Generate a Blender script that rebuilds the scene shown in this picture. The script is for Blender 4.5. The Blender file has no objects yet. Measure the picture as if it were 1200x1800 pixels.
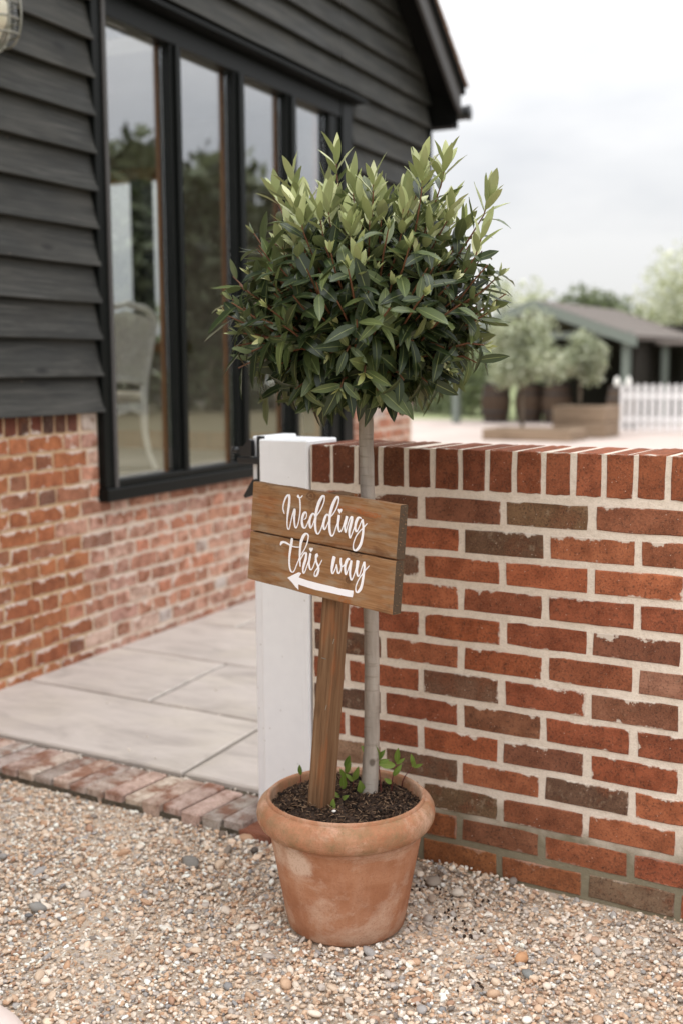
import bpy, math, random
import numpy as np
from mathutils import Matrix, Vector

rnd = random.Random(7)
R = math.radians
scene = bpy.context.scene
COL = scene.collection

# ------------------------------------------------------------------ camera
def cam_axes(pitch, roll, yaw):
    cp, sp = math.cos(pitch), math.sin(pitch)
    fw, up, ri = Vector((0, cp, -sp)), Vector((0, sp, cp)), Vector((1, 0, 0))
    c, s = math.cos(roll), math.sin(roll)
    ri2, up2 = c * ri + s * up, -s * ri + c * up
    Z = Matrix.Rotation(yaw, 3, 'Z')
    return Z @ ri2, Z @ up2, Z @ fw
CAM_POS = Vector((1.23264, -2.64122, 1.300))
c_ri, c_up, c_fw = cam_axes(R(7.07386), R(-0.40061), R(30.90646))
cam = bpy.data.cameras.new('camera')
cam.sensor_fit = 'VERTICAL'; cam.sensor_height = 36.0; cam.sensor_width = 24.0
cam.lens = 41.0; cam.clip_start = 0.05; cam.clip_end = 1000
cam.dof.use_dof = True; cam.dof.focus_distance = 2.48; cam.dof.aperture_fstop = 2.3
cam_o = bpy.data.objects.new('camera', cam); COL.objects.link(cam_o)
m = Matrix.Identity(4)
for i in range(3):
    m[i][0], m[i][1], m[i][2], m[i][3] = c_ri[i], c_up[i], -c_fw[i], CAM_POS[i]
cam_o.matrix_world = m
scene.camera = cam_o

# ------------------------------------------------------------------ sky, sun, exposure
SUN_EL, SUN_AZ = 52, 215          # direction the light comes from (azimuth measured from +Y towards +X)
world = bpy.data.worlds.new('World'); scene.world = world; world.use_nodes = True
wt = world.node_tree; wt.nodes.clear()
def wn(t, **k):
    n = wt.nodes.new(t)
    for a, b in k.items(): setattr(n, a, b)
    return n
wo, wb = wn('ShaderNodeOutputWorld'), wn('ShaderNodeBackground')
wb.inputs['Strength'].default_value = 0.1
sky = wn('ShaderNodeTexSky', sky_type='NISHITA', sun_disc=False)
sky.sun_elevation = R(SUN_EL); sky.sun_rotation = R(SUN_AZ)
tc = wn('ShaderNodeTexCoord'); sep = wn('ShaderNodeSeparateXYZ')
wt.links.new(tc.outputs['Generated'], sep.inputs[0])
zc = wn('ShaderNodeMath', operation='MAXIMUM'); zc.inputs[1].default_value = 0.0
wt.links.new(sep.outputs['Z'], zc.inputs[0])
# overcast luminance rises towards the zenith
grad = wn('ShaderNodeMapRange'); grad.inputs['To Min'].default_value = 6.5; grad.inputs['To Max'].default_value = 31.0
pw = wn('ShaderNodeMath', operation='POWER'); pw.inputs[1].default_value = 1.38
wt.links.new(zc.outputs[0], pw.inputs[0]); wt.links.new(pw.outputs[0], grad.inputs['Value'])
mp = wn('ShaderNodeMapping'); mp.inputs['Scale'].default_value = (1.3, 1.3, 4.0)
wt.links.new(tc.outputs['Generated'], mp.inputs[0])
nz = wn('ShaderNodeTexNoise'); nz.inputs['Scale'].default_value = 2.2; nz.inputs['Detail'].default_value = 5
nz.inputs['Roughness'].default_value = 0.5
wt.links.new(mp.outputs[0], nz.inputs['Vector'])
cr = wn('ShaderNodeValToRGB')
cr.color_ramp.elements[0].position = 0.34; cr.color_ramp.elements[0].color = (0.78, 0.80, 0.84, 1)
cr.color_ramp.elements[1].position = 0.62; cr.color_ramp.elements[1].color = (1.09, 1.085, 1.08, 1)
wt.links.new(nz.outputs['Fac'], cr.inputs[0])
vm = wn('ShaderNodeVectorMath', operation='SCALE')
wt.links.new(cr.outputs[0], vm.inputs[0]); wt.links.new(grad.outputs[0], vm.inputs['Scale'])
mx = wn('ShaderNodeMix', data_type='RGBA'); mx.inputs['Factor'].default_value = 0.93
wt.links.new(sky.outputs[0], mx.inputs[6]); wt.links.new(vm.outputs[0], mx.inputs[7])
wt.links.new(mx.outputs[2], wb.inputs['Color']); wt.links.new(wb.outputs[0], wo.inputs[0])

sl = bpy.data.lights.new('sun', 'SUN'); sl.energy = 1.1; sl.angle = R(35); sl.color = (1, .98, .95)
so = bpy.data.objects.new('sun', sl); COL.objects.link(so)
el, az = R(SUN_EL), R(SUN_AZ)
sdir = Vector((math.sin(az) * math.cos(el), math.cos(az) * math.cos(el), math.sin(el)))
so.rotation_euler = sdir.to_track_quat('Z', 'Y').to_euler(); so.location = sdir * 30
vs = scene.view_settings
vs.view_transform = 'Standard'; vs.look = 'None'; vs.exposure = 0.22; vs.gamma = 1.0; vs.use_curve_mapping = False
scene.render.engine = 'CYCLES'
scene.cycles.use_denoising = True
scene.cycles.max_bounces = 8; scene.cycles.transparent_max_bounces = 12

# ------------------------------------------------------------------ helpers
def lin(r, g, b):
    f = lambda c: (c / 255 / 12.92) if c / 255 <= .04045 else ((c / 255 + .055) / 1.055) ** 2.4
    return (f(r), f(g), f(b), 1.0)

class G:
    """small node-graph builder"""
    def __init__(s, name, rough=0.7, spec=0.4):
        s.m = bpy.data.materials.new(name); s.m.use_nodes = True
        s.t = s.m.node_tree; s.b = s.t.nodes['Principled BSDF']
        s.b.inputs['Roughness'].default_value = rough
        s.b.inputs['Specular IOR Level'].default_value = spec
        s.out = s.t.nodes['Material Output']
    def n(s, t, **k):
        x = s.t.nodes.new(t)
        for a, b in k.items(): setattr(x, a, b)
        return x
    def l(s, a, b): s.t.links.new(a, b)
    def put(s, sock, v):
        if isinstance(v, bpy.types.NodeSocket): s.l(v, sock)
        else: sock.default_value = v
    def coord(s, kind='Object', scale=(1, 1, 1), rnd_off=False, rot=(0, 0, 0)):
        c = s.n('ShaderNodeTexCoord').outputs[kind]
        if rnd_off:
            oi = s.n('ShaderNodeObjectInfo'); mu = s.n('ShaderNodeMath', operation='MULTIPLY'); mu.inputs[1].default_value = 91.7
            s.l(oi.outputs['Random'], mu.inputs[0])
            ad = s.n('ShaderNodeVectorMath', operation='ADD'); s.l(c, ad.inputs[0]); s.l(mu.outputs[0], ad.inputs[1]); c = ad.outputs[0]
        if scale != (1, 1, 1) or rot != (0, 0, 0):
            mp = s.n('ShaderNodeMapping'); mp.inputs['Scale'].default_value = scale; mp.inputs['Rotation'].default_value = rot
            s.l(c, mp.inputs[0]); c = mp.outputs[0]
        return c
    def noise(s, co, scale, detail=4, rough=.55, dist=0):
        x = s.n('ShaderNodeTexNoise'); x.inputs['Scale'].default_value = scale; x.inputs['Detail'].default_value = detail
        x.inputs['Roughness'].default_value = rough; x.inputs['Distortion'].default_value = dist
        s.l(co, x.inputs['Vector']); return x.outputs['Fac']
    def voro(s, co, scale, feature='F1', out='Distance'):
        x = s.n('ShaderNodeTexVoronoi', feature=feature); x.inputs['Scale'].default_value = scale
        s.l(co, x.inputs['Vector']); return x.outputs[out]
    def ramp(s, f, stops):
        x = s.n('ShaderNodeValToRGB'); e = x.color_ramp.elements
        while len(e) < len(stops): e.new(0.5)
        for q, (p, c) in zip(e, stops):
            q.position = p; q.color = c if not isinstance(c, (int, float)) else (c, c, c, 1)
        s.l(f, x.inputs[0]); return x.outputs[0]
    def mix(s, f, a, b, mode='MIX'):
        x = s.n('ShaderNodeMix', data_type='RGBA', blend_type=mode)
        s.put(x.inputs['Factor'], f); s.put(x.inputs[6], a); s.put(x.inputs[7], b); return x.outputs[2]
    def math(s, op, a, b=0.0, c=0.0, clamp=False):
        x = s.n('ShaderNodeMath', operation=op, use_clamp=clamp)
        s.put(x.inputs[0], a); s.put(x.inputs[1], b); s.put(x.inputs[2], c); return x.outputs[0]
    def bump(s, h, strength=.3, dist=.002, prev=None):
        x = s.n('ShaderNodeBump'); x.inputs['Strength'].default_value = strength; x.inputs['Distance'].default_value = dist
        s.l(h, x.inputs['Height'])
        if prev is not None: s.l(prev, x.inputs['Normal'])
        s.l(x.outputs[0], s.b.inputs['Normal']); return x.outputs[0]
    def color(s, v): s.put(s.b.inputs['Base Color'], v)
    def rough(s, v): s.put(s.b.inputs['Roughness'], v)

class MB:
    """mesh builder"""
    def __init__(s): s.v, s.f = [], []
    def add(s, vs, fs):
        o = len(s.v); s.v += [tuple(p) for p in vs]; s.f += [tuple(i + o for i in f) for f in fs]; return s
    def box(s, x0, x1, y0, y1, z0, z1, M=None, ch=0.0):
        if ch <= 0:
            vs = [(x, y, z) for x in (x0, x1) for y in (y0, y1) for z in (z0, z1)]
            fs = [(0, 1, 3, 2), (4, 6, 7, 5), (0, 4, 5, 1), (2, 3, 7, 6), (0, 2, 6, 4), (1, 5, 7, 3)]
        else:   # chamfered box
            vs, idx = [], {}
            X, Y, Z = (x0, x1), (y0, y1), (z0, z1)
            for a in (0, 1):
                for b in (0, 1):
                    for c in (0, 1):
                        p = [X[a], Y[b], Z[c]]; sg = [1 - 2 * a, 1 - 2 * b, 1 - 2 * c]
                        for k in range(3):
                            q = [p[j] + (0 if j == k else sg[j] * ch) for j in range(3)]
                            idx[(a, b, c, k)] = len(vs); vs.append(tuple(q))
            fs = []
            for k in range(3):
                i, j = (k + 1) % 3, (k + 2) % 3
                for sd in (0, 1):
                    loop = []
                    for (u, w) in ((0, 0), (1, 0), (1, 1), (0, 1)):
                        t = [0, 0, 0]; t[k] = sd; t[i] = u; t[j] = w; loop.append(idx[(*t, k)])
                    fs.append(tuple(loop if sd else loop[::-1]))
                for u in (0, 1):           # edges along k
                    for w in (0, 1):
                        t0, t1 = [0, 0, 0], [0, 0, 0]; t0[i] = t1[i] = u; t0[j] = t1[j] = w; t1[k] = 1
                        q = (idx[(*t0, i)], idx[(*t0, j)], idx[(*t1, j)], idx[(*t1, i)])
                        fs.append(q if (u == w) else q[::-1])
            for a in (0, 1):
                for b in (0, 1):
                    for c in (0, 1):
                        q = (idx[(a, b, c, 0)], idx[(a, b, c, 1)], idx[(a, b, c, 2)])
                        fs.append(q if (a + b + c) % 2 else q[::-1])
        if M is not None: vs = [M @ Vector(p) for p in vs]
        return s.add(vs, fs)
    def tube(s, pts, rad, n=8, cap=True, flat=1.0):
        pts = [Vector(p) for p in pts]; rs = rad if isinstance(rad, (list, tuple)) else [rad] * len(pts)
        vs, fs = [], []; ref = None
        for i, p in enumerate(pts):
            d = (pts[min(i + 1, len(pts) - 1)] - pts[max(i - 1, 0)]).normalized()
            if ref is None: ref = d.orthogonal().normalized()
            u = (ref - d * ref.dot(d))
            if u.length < 1e-6: u = d.orthogonal()
            u.normalize(); ref = u; w = d.cross(u)
            for k in range(n):
                a = 2 * math.pi * k / n
                vs.append(p + (u * math.cos(a) + w * math.sin(a) * flat) * rs[i])
        for i in range(len(pts) - 1):
            for k in range(n):
                a, b = i * n + k, i * n + (k + 1) % n
                fs.append((a, b, b + n, a + n))
        if cap:
            fs.append(tuple(range(n))[::-1]); fs.append(tuple(range((len(pts) - 1) * n, len(pts) * n)))
        return s.add(vs, fs)
    def lathe(s, prof, n=32, c=(0, 0), close=False):
        vs, fs = [], []; m_ = len(prof)
        for r, z in prof:
            for k in range(n):
                a = 2 * math.pi * k / n; vs.append((c[0] + r * math.cos(a), c[1] + r * math.sin(a), z))
        for i in range(m_ - 1 if not close else m_):
            for k in range(n):
                a, b = i * n + k, i * n + (k + 1) % n; j = ((i + 1) % m_) * n
                fs.append((a, b, j + (k + 1) % n, j + k))
        return s.add(vs, fs)
    def mesh(s, name, mat=None, smooth=False):
        me = bpy.data.meshes.new(name); me.from_pydata(s.v, [], s.f); me.update()
        if mat: me.materials.append(mat)
        if smooth: me.polygons.foreach_set('use_smooth', [True] * len(me.polygons))
        return me

def link(name, me, parent=None, loc=None, M=None, **pr):
    o = bpy.data.objects.new(name, me); COL.objects.link(o)
    if parent is not None: o.parent = parent
    if loc is not None: o.location = loc
    if M is not None: o.matrix_basis = M
    for k, v in pr.items(): o[k] = v
    return o
def part(name, mb, mat, parent=None, smooth=False, M=None, loc=None, **pr):
    return link(name, mb.mesh(name, mat, smooth), parent, loc, M, **pr)
def thing(name, label, cat, loc=(0, 0, 0), rotz=0.0, group=None):
    o = bpy.data.objects.new(name, None); COL.objects.link(o); o.empty_display_size = .1
    o.location = loc; o.rotation_euler = (0, 0, rotz); o['label'] = label; o['category'] = cat
    if group: o['group'] = group
    return o
def auto_smooth(o, ang=40):
    me = o.data
    me.polygons.foreach_set('use_smooth', [True] * len(me.polygons))
    me.set_sharp_from_angle(angle=R(ang))
    return o
def copy_tree(o, parent=None):
    c = o.copy(); COL.objects.link(c)
    if parent is not None: c.parent = parent
    for ch in list(o.children):
        d = copy_tree(ch, c); d.matrix_basis = ch.matrix_basis.copy()
    return c
def jit(c, a, r=rnd):
    k = 1 + r.uniform(-a, a)
    return (max(0, c[0] * k * (1 + r.uniform(-a, a) * .3)), max(0, c[1] * k), max(0, c[2] * k * (1 + r.uniform(-a, a) * .3)), 1)

# ------------------------------------------------------------------ materials
def brick_mat(name, asp, smear=lin(212, 200, 186), smear_amt=.55, dark=.5, foot=False):
    """asp = visible face size in metres (u along, v up)"""
    g = G(name, .88, .25)
    oi = g.n('ShaderNodeObjectInfo')
    co = g.coord('Object', rnd_off=True)
    base = oi.outputs['Color']
    n1 = g.noise(co, 22, 4, .6); n2 = g.noise(co, 180, 3, .6); n3 = g.noise(co, 600, 2, .5)
    c = g.mix(g.ramp(n1, [(.38, 0.0), (.66, 1.0)]), base, g.mix(1.0, base, (.6, .55, .52, 1), 'MULTIPLY'))
    # overburnt bricks keep patches of their red body
    lum = g.n('ShaderNodeSeparateColor', mode='HSV'); g.l(base, lum.inputs[0])
    burnt = g.ramp(lum.outputs[1], [(.62, 1.0), (.8, 0.0)])
    nb = g.noise(co, 11, 4, .6)
    c = g.mix(g.math('MULTIPLY', burnt, g.ramp(nb, [(.5, 0.0), (.64, .75)])), c, lin(128, 78, 54))
    nl = g.noise(co, 46, 4, .65)
    c = g.mix(g.math('MULTIPLY', burnt, g.ramp(nl, [(.58, 0.0), (.7, .5)])), c, lin(164, 148, 126))
    nf = g.noise(co, 6.5, 3, .55); c = g.mix(g.ramp(nf, [(.5, 0.0), (.68, .5)]), c, g.mix(1.0, c, (.66, .6, .6, 1), 'MULTIPLY'))      # kiln flashing
    c = g.mix(g.ramp(n2, [(.5, 0.0), (.7, min(1, dark * 1.5))]), c, lin(58, 40, 32))
    c = g.mix(g.ramp(n3, [(.56, 0.0), (.74, .5)]), c, lin(192, 138, 108))
    # pale mineral specks
    v = g.voro(co, 95); sp = g.math('MULTIPLY', g.ramp(v, [(.06, 1.0), (.12, 0.0)]), g.ramp(g.noise(co, 30, 2), [(.5, 0.0), (.62, 1.0)]))
    c = g.mix(sp, c, lin(214, 198, 184))
    # mortar smeared over the arrises
    ge = g.n('ShaderNodeTexCoord').outputs['Generated']; sx = g.n('ShaderNodeSeparateXYZ'); g.l(ge, sx.inputs[0])
    def edge(o, d): return g.math('MULTIPLY', g.math('SUBTRACT', .5, g.math('ABSOLUTE', g.math('SUBTRACT', sx.outputs[o], .5))), d)
    e = g.math('MINIMUM', edge('X', asp[0]), edge('Z', asp[1]))
    rag = g.noise(co, 70, 4, .65); rag2 = g.noise(co, 16, 2, .5)
    lim = g.math('MULTIPLY', g.math('MULTIPLY', g.math('POWER', rag, 2.0), g.math('POWER', rag2, 4.0)), .2 * smear_amt)
    et = g.math('MULTIPLY', g.math('SUBTRACT', 1.0, sx.outputs['Z']), asp[1])
    mk = g.math('MAXIMUM', g.math('SUBTRACT', lim, e), g.math('SUBTRACT', g.math('MULTIPLY', lim, 1.9), et))
    msk = g.ramp(mk, [(.0, 0.0), (.0014, 1.0)])
    tn = g.n('ShaderNodeTexCoord'); sn = g.n('ShaderNodeSeparateXYZ'); g.l(tn.outputs['Normal'], sn.inputs[0])
    front = g.math('LESS_THAN', sn.outputs['Y'], -.35)
    sl_ = g.n('ShaderNodeSeparateXYZ'); g.l(oi.outputs['Location'], sl_.inputs[0])
    low = g.ramp(sl_.outputs['Z'], [(.13, .18), (.19, .85)]) if foot else .85
    c = g.mix(g.math('MULTIPLY', g.math('MULTIPLY', msk, front), low), c, smear)
    g.color(c)
    h = g.math('ADD', g.math('MULTIPLY', n2, .5), g.math('ADD', g.math('MULTIPLY', n3, .35), g.math('MULTIPLY', n1, .8)))
    g.bump(h, .55, .0035)
    return g.m

M_brick_s = brick_mat('brick_stretcher', (.215, .065), foot=True)
M_brick_c = brick_mat('brick_coping', (.065, .103), smear_amt=.35)
M_brick_b = brick_mat('brick_barn', (.2, .065), smear=lin(214, 198, 186), smear_amt=1.05, dark=.3)
M_brick_e = brick_mat('brick_edging', (.066, .215), smear=lin(190, 178, 166), smear_amt=0.0, dark=.3)

def mortar_mat(name, hi, lo, zlo, zhi, moss, axis='Z'):
    g = G(name, .95, .15); co = g.coord('Object')
    n1 = g.noise(co, 14, 4); n2 = g.noise(co, 260, 3, .65)
    c = g.mix(n1, hi, lo)
    sx = g.n('ShaderNodeSeparateXYZ'); g.l(co, sx.inputs[0])
    zz = g.math('ADD', sx.outputs[axis], g.math('MULTIPLY', g.math('SUBTRACT', g.noise(co, 9, 3), .5), .18))
    mr = g.n('ShaderNodeMapRange'); g.l(zz, mr.inputs['Value']); mr.inputs['From Min'].default_value = zlo; mr.inputs['From Max'].default_value = zhi
    c = g.mix(mr.outputs[0], moss, c)
    c = g.mix(g.ramp(g.noise(co, 38, 5, .7), [(.48, 0.0), (.72, .5)]), c, g.mix(1.0, c, (.74, .70, .66, 1), 'MULTIPLY'))
    c = g.mix(g.ramp(n2, [(.5, 0.0), (.8, .35)]), c, lin(120, 105, 88))
    g.color(c); g.bump(g.math('ADD', g.math('MULTIPLY', n2, .5), g.noise(co, 60, 3)), .7, .004)
    return g.m
M_mortar = mortar_mat('wall_mortar', lin(232, 220, 206), lin(212, 197, 181), .12, .2, lin(132, 124, 104))
M_mortar_b = mortar_mat('barn_mortar', lin(222, 205, 188), lin(204, 184, 164), 1.22, 1.40, lin(196, 166, 132), axis='Y')

def paint(name, col, rough=.5, var=.1, bump=.15, scale=40, spec=.4):
    g = G(name, rough, spec); co = g.coord('Object')
    n = g.noise(co, scale, 4)
    g.color(g.mix(n, tuple(c * (1 - var) for c in col[:3]) + (1,), tuple(min(1, c * (1 + var)) for c in col[:3]) + (1,)))
    if bump: g.bump(g.noise(co, scale * 4, 3), bump, .002)
    return g.m

def wood(name, stops, scale=1.0, axis=0, rough=.75, bump=.4, rnd_off=True, spec=.25, knots=None, gdist=.0015, endgrain=None, spots=None):
    g = G(name, rough, spec)
    sc = [95 * scale] * 3; sc[axis] = 2.4 * scale
    co = g.coord('Object', tuple(sc), rnd_off)
    n1 = g.noise(co, 1.0, 5, .62, .9)
    sf = [480 * scale] * 3; sf[axis] = 14 * scale
    cf = g.coord('Object', tuple(sf), rnd_off); n2 = g.noise(cf, 1.0, 3, .6)
    f = g.math('ADD', g.math('MULTIPLY', n1, .72), g.math('MULTIPLY', n2, .28))
    c = g.ramp(f, stops)
    cb = g.coord('Object', (5 * scale,) * 3, rnd_off)
    c = g.mix(g.ramp(g.noise(cb, 1.0, 3), [(.45, 0.0), (.75, .45)]), c, g.mix(1.0, c, (.55, .5, .48, 1), 'MULTIPLY'))
    if knots:
        col, amt = knots
        s2 = [9 * scale] * 3; s2[axis] = 4.5 * scale
        ck = g.coord('Object', tuple(s2), rnd_off); v = g.voro(ck, 1.0)
        c = g.mix(g.ramp(v, [(.05, amt), (.17, 0.0)]), c, col)
        st = [30 * scale] * 3; st[axis] = 6 * scale
        c = g.mix(g.ramp(g.noise(g.coord('Object', tuple(st), rnd_off), 1.0, 3), [(.56, 0.0), (.72, .4)]), c, lin(158, 88, 44))
    if spots:
        c0 = g.coord('Object'); w1 = g.noise(g.coord('Object', (14, 60, 60)), 1.0, 4, .6)
        c = g.mix(g.ramp(w1, [(.47, 0.0), (.66, .6)]), c, lin(150, 132, 110))          # silvered patches
        w2 = g.noise(g.coord('Object', (9, 30, 34)), 1.0, 4, .6, .5)
        c = g.mix(g.ramp(w2, [(.55, 0.0), (.7, .6)]), c, lin(92, 62, 42))              # damp staining
        for (x0, z0, rx, rz, k, col) in spots:
            vs_ = g.n('ShaderNodeVectorMath', operation='SUBTRACT'); g.l(c0, vs_.inputs[0]); vs_.inputs[1].default_value = (x0, 0, z0)
            vm_ = g.n('ShaderNodeVectorMath', operation='MULTIPLY'); g.l(vs_.outputs[0], vm_.inputs[0]); vm_.inputs[1].default_value = (1 / rx, 0, 1 / rz)
            vl = g.n('ShaderNodeVectorMath', operation='LENGTH'); g.l(vm_.outputs[0], vl.inputs[0])
            d = g.math('ADD', vl.outputs['Value'], g.math('MULTIPLY', g.math('SUBTRACT', g.noise(c0, 130, 4), .5), .9))
            ring = g.math('MULTIPLY', g.math('ADD', g.math('SINE', g.math('MULTIPLY', d, 14.0)), 1.6), .38)
            c = g.mix(g.math('MULTIPLY', g.ramp(d, [(.55, k), (1.3, 0.0)]), ring), c, lin(*col))
    if endgrain:
        ge = g.n('ShaderNodeNewGeometry'); tx = g.n('ShaderNodeTexCoord'); sn = g.n('ShaderNodeSeparateXYZ'); g.l(tx.outputs['Normal'], sn.inputs[0])
        c = g.mix(g.ramp(g.math('ABSOLUTE', sn.outputs['XYZ'[axis]]), [(.7, 0.0), (.85, 1.0)]), c, g.mix(g.noise(g.coord('Object', (300,) * 3), 1.0, 3), endgrain[0], endgrain[1]))
    g.color(c); g.bump(f, bump, gdist)
    return g.m

def board_mat():
    g = G('black_weatherboard', .62, .28)
    co = g.coord('Object', (62, 2.0, 62), True); n1 = g.noise(co, 1.0, 6, .62, 1.1)
    cf = g.coord('Object', (190, 5, 190), True); n2 = g.noise(cf, 1.0, 3)
    cb = g.coord('Object', (5, 2.2, 7), True); n3 = g.noise(cb, 1.0, 3, .6)
    f = g.math('ADD', g.math('MULTIPLY', n1, .7), g.math('MULTIPLY', n2, .3))
    c = g.ramp(f, [(.32, lin(31, 31, 30)), (.5, lin(53, 53, 50)), (.68, lin(82, 80, 76))])
    c = g.mix(g.ramp(n3, [(.42, 0.0), (.66, .5)]), c, lin(82, 80, 76))
    n4 = g.noise(g.coord('Object', (4, 1.4, 9), True), 1.0, 4, .6, .5); c = g.mix(g.ramp(n4, [(.5, 0.0), (.64, .65)]), c, lin(38, 38, 36))
    v = g.voro(g.coord('Object', (7, 2.6, 7), True), 1.0)
    c = g.mix(g.ramp(v, [(.05, .9), (.14, 0.0)]), c, lin(26, 26, 25))
    v2 = g.voro(g.coord('Object', (11, 6, 11), True), 1.0)
    c = g.mix(g.ramp(v2, [(.018, .7), (.03, 0.0)]), c, lin(150, 128, 112))
    g.color(c); g.rough(g.ramp(n3, [(.3, .55), (.7, .8)])); g.bump(f, .5, .0025)
    return g.m
M_board = board_mat()
M_black = paint('black_gloss_paint', lin(17, 19, 18), .38, .25, .1, 30, .16)
M_blackmatt = paint('black_soffit_paint', lin(20, 20, 19), .8, .2, .1, 20, .1)
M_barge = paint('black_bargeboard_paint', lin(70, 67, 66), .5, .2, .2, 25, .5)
M_iron = paint('black_iron', lin(34, 35, 37), .38, .3, .35, 90, .5)
M_oak = wood('oak_lining', [(.3, lin(96, 62, 34)), (.7, lin(150, 104, 62))], 1.0, 2, .55)
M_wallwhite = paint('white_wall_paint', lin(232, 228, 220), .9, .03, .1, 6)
M_white_chair = paint('white_chair_paint', lin(244, 241, 233), .45, .05, .05, 20)
M_cushion = paint('cream_fabric', lin(222, 210, 192), .9, .05, .3, 200)
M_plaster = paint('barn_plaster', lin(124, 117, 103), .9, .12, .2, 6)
M_floor_in = paint('barn_floor', lin(140, 134, 127), .6, .08, .05, 10)
M_tile = paint('roof_tile', lin(140, 112, 96), .85, .25, .4, 20)
M_gutter = paint('gutter_plastic', lin(28, 28, 29), .35, .1, 0, 10, .5)

def white_paint():
    g = G('white_gate_paint', .42, .4); co = g.coord('Object')
    n = g.noise(co, 30, 4); cs = g.coord('Object', (60, 60, 3)); n2 = g.noise(cs, 1.0, 4, .6)
    cw = g.coord('Object', (8, 8, 120)); n3 = g.noise(cw, 1.0, 3, .6)
    c = g.mix(n, lin(232, 232, 235), lin(242, 242, 244))
    c = g.mix(g.ramp(n2, [(.62, 0.0), (.78, .3)]), c, lin(196, 194, 192))
    v = g.voro(co, 26)
    c = g.mix(g.ramp(v, [(.035, .75), (.06, 0.0)]), c, lin(150, 140, 126))
    g.color(c); g.bump(g.math('ADD', g.math('MULTIPLY', n2, .6), g.math('MULTIPLY', n3, .5)), .35, .0016)
    return g.m
M_white = white_paint()

def glass_mat(name, f0, tint=(1, 1, 1, 1)):
    g = G(name); t = g.t; t.nodes.remove(g.b)
    lw = g.n('ShaderNodeLayerWeight'); lw.inputs['Blend'].default_value = .5
    fac = g.math('ADD', g.math('MULTIPLY', g.math('POWER', lw.outputs['Facing'], 5.0), 1 - f0), f0, clamp=True)
    gl = g.n('ShaderNodeBsdfGlossy'); gl.inputs['Roughness'].default_value = 0.012; gl.inputs['Color'].default_value = (.97, .98, 1, 1)
    co = g.coord('Object'); bp = g.n('ShaderNodeBump'); bp.inputs['Strength'].default_value = .02; bp.inputs['Distance'].default_value = .02
    g.l(g.noise(co, 2.0, 1), bp.inputs['Height']); g.l(bp.outputs[0], gl.inputs['Normal'])
    tr = g.n('ShaderNodeBsdfTransparent'); tr.inputs['Color'].default_value = tint
    ms = g.n('ShaderNodeMixShader'); g.put(ms.inputs[0], fac); g.l(tr.outputs[0], ms.inputs[1]); g.l(gl.outputs[0], ms.inputs[2])
    g.l(ms.outputs[0], g.out.inputs['Surface']); return g.m
M_glass = glass_mat('window_glass', .28, (.98, .99, .985, 1))
M_clear = glass_mat('clear_glass', .04, (.99, 1, .99, 1))
M_lampglass = glass_mat('lamp_glass', .06, (.97, .96, .92, 1))

def leaf_mat(name, back, transl=.22, rough=.34, vein=True):
    g = G(name, rough, .4)
    at = g.n('ShaderNodeAttribute', attribute_name='tint').outputs['Color']
    c = at
    co = g.coord('Object'); 
    if vein:
        uv = g.n('ShaderNodeUVMap', uv_map='UVMap'); sx = g.n('ShaderNodeSeparateXYZ'); g.l(uv.outputs[0], sx.inputs[0])
        d = g.math('ABSOLUTE', g.math('SUBTRACT', sx.outputs['X'], .5))
        c = g.mix(g.ramp(d, [(.012, .75), (.05, 0.0)]), c, g.mix(.5, c, lin(176, 184, 120)))
        sv = g.math('SINE', g.math('ADD', g.math('MULTIPLY', sx.outputs['Y'], 62.0), g.math('MULTIPLY', d, -40.0)))
        g.bump(sv, .12, .0006)
    geo = g.n('ShaderNodeNewGeometry')
    cb = g.mix(.55, c, back)
    cc = g.mix(geo.outputs['Backfacing'], c, cb)
    g.color(cc)
    tl = g.n('ShaderNodeBsdfTranslucent'); g.l(g.mix(1.0, cc, (1.1, 1.12, .8, 1), 'MULTIPLY'), tl.inputs['Color'])
    ms = g.n('ShaderNodeMixShader'); ms.inputs[0].default_value = transl
    g.l(g.b.outputs[0], ms.inputs[1]); g.l(tl.outputs[0], ms.inputs[2]); g.l(ms.outputs[0], g.out.inputs['Surface'])
    return g.m
M_leaf = leaf_mat('bay_leaf', lin(132, 142, 104), .15)
M_foliage = leaf_mat('background_foliage', lin(150, 158, 130), .3, .55, vein=False)
M_sprout = leaf_mat('sprout_leaf', lin(140, 170, 90), .25, .4)

# ================================================================== GROUND, PATIO, PAVING
def ground_mat(name, stops, scale, bump=.4, rough=.95, b_scale=60):
    g = G(name, rough, .2); co = g.coord('Object')
    g.color(g.ramp(g.noise(co, scale, 5, .6), stops)); g.bump(g.noise(co, b_scale, 4), bump, .01); return g.m
M_grass = ground_mat('lawn_grass', [(.3, lin(122, 130, 92)), (.7, lin(150, 156, 116))], 3, .6, .95, 40)
M_patio = ground_mat('pale_patio', [(.3, lin(172, 158, 150)), (.7, lin(190, 176, 168))], 1.2, .1)

def gravel_base_mat():
    g = G('gravel_bed', .95, .2); co = g.coord('Object')
    x = g.n('ShaderNodeTexVoronoi'); x.inputs['Scale'].default_value = 190; g.l(co, x.inputs['Vector'])
    sp = g.n('ShaderNodeSeparateColor'); g.l(x.outputs['Color'], sp.inputs[0])
    c = g.ramp(sp.outputs[0], [(0, lin(170, 148, 126)), (.3, lin(194, 174, 154)), (.6, lin(206, 190, 172)), (.85, lin(176, 166, 156)), (1, lin(216, 204, 190))])
    c = g.mix(g.ramp(x.outputs['Distance'], [(.25, 0.0), (.6, .35)]), c, lin(158, 140, 122))
    g.color(c); g.bump(g.math('SUBTRACT', 1.0, x.outputs['Distance']), .6, .004); return g.m
M_gbed = gravel_base_mat()

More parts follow.
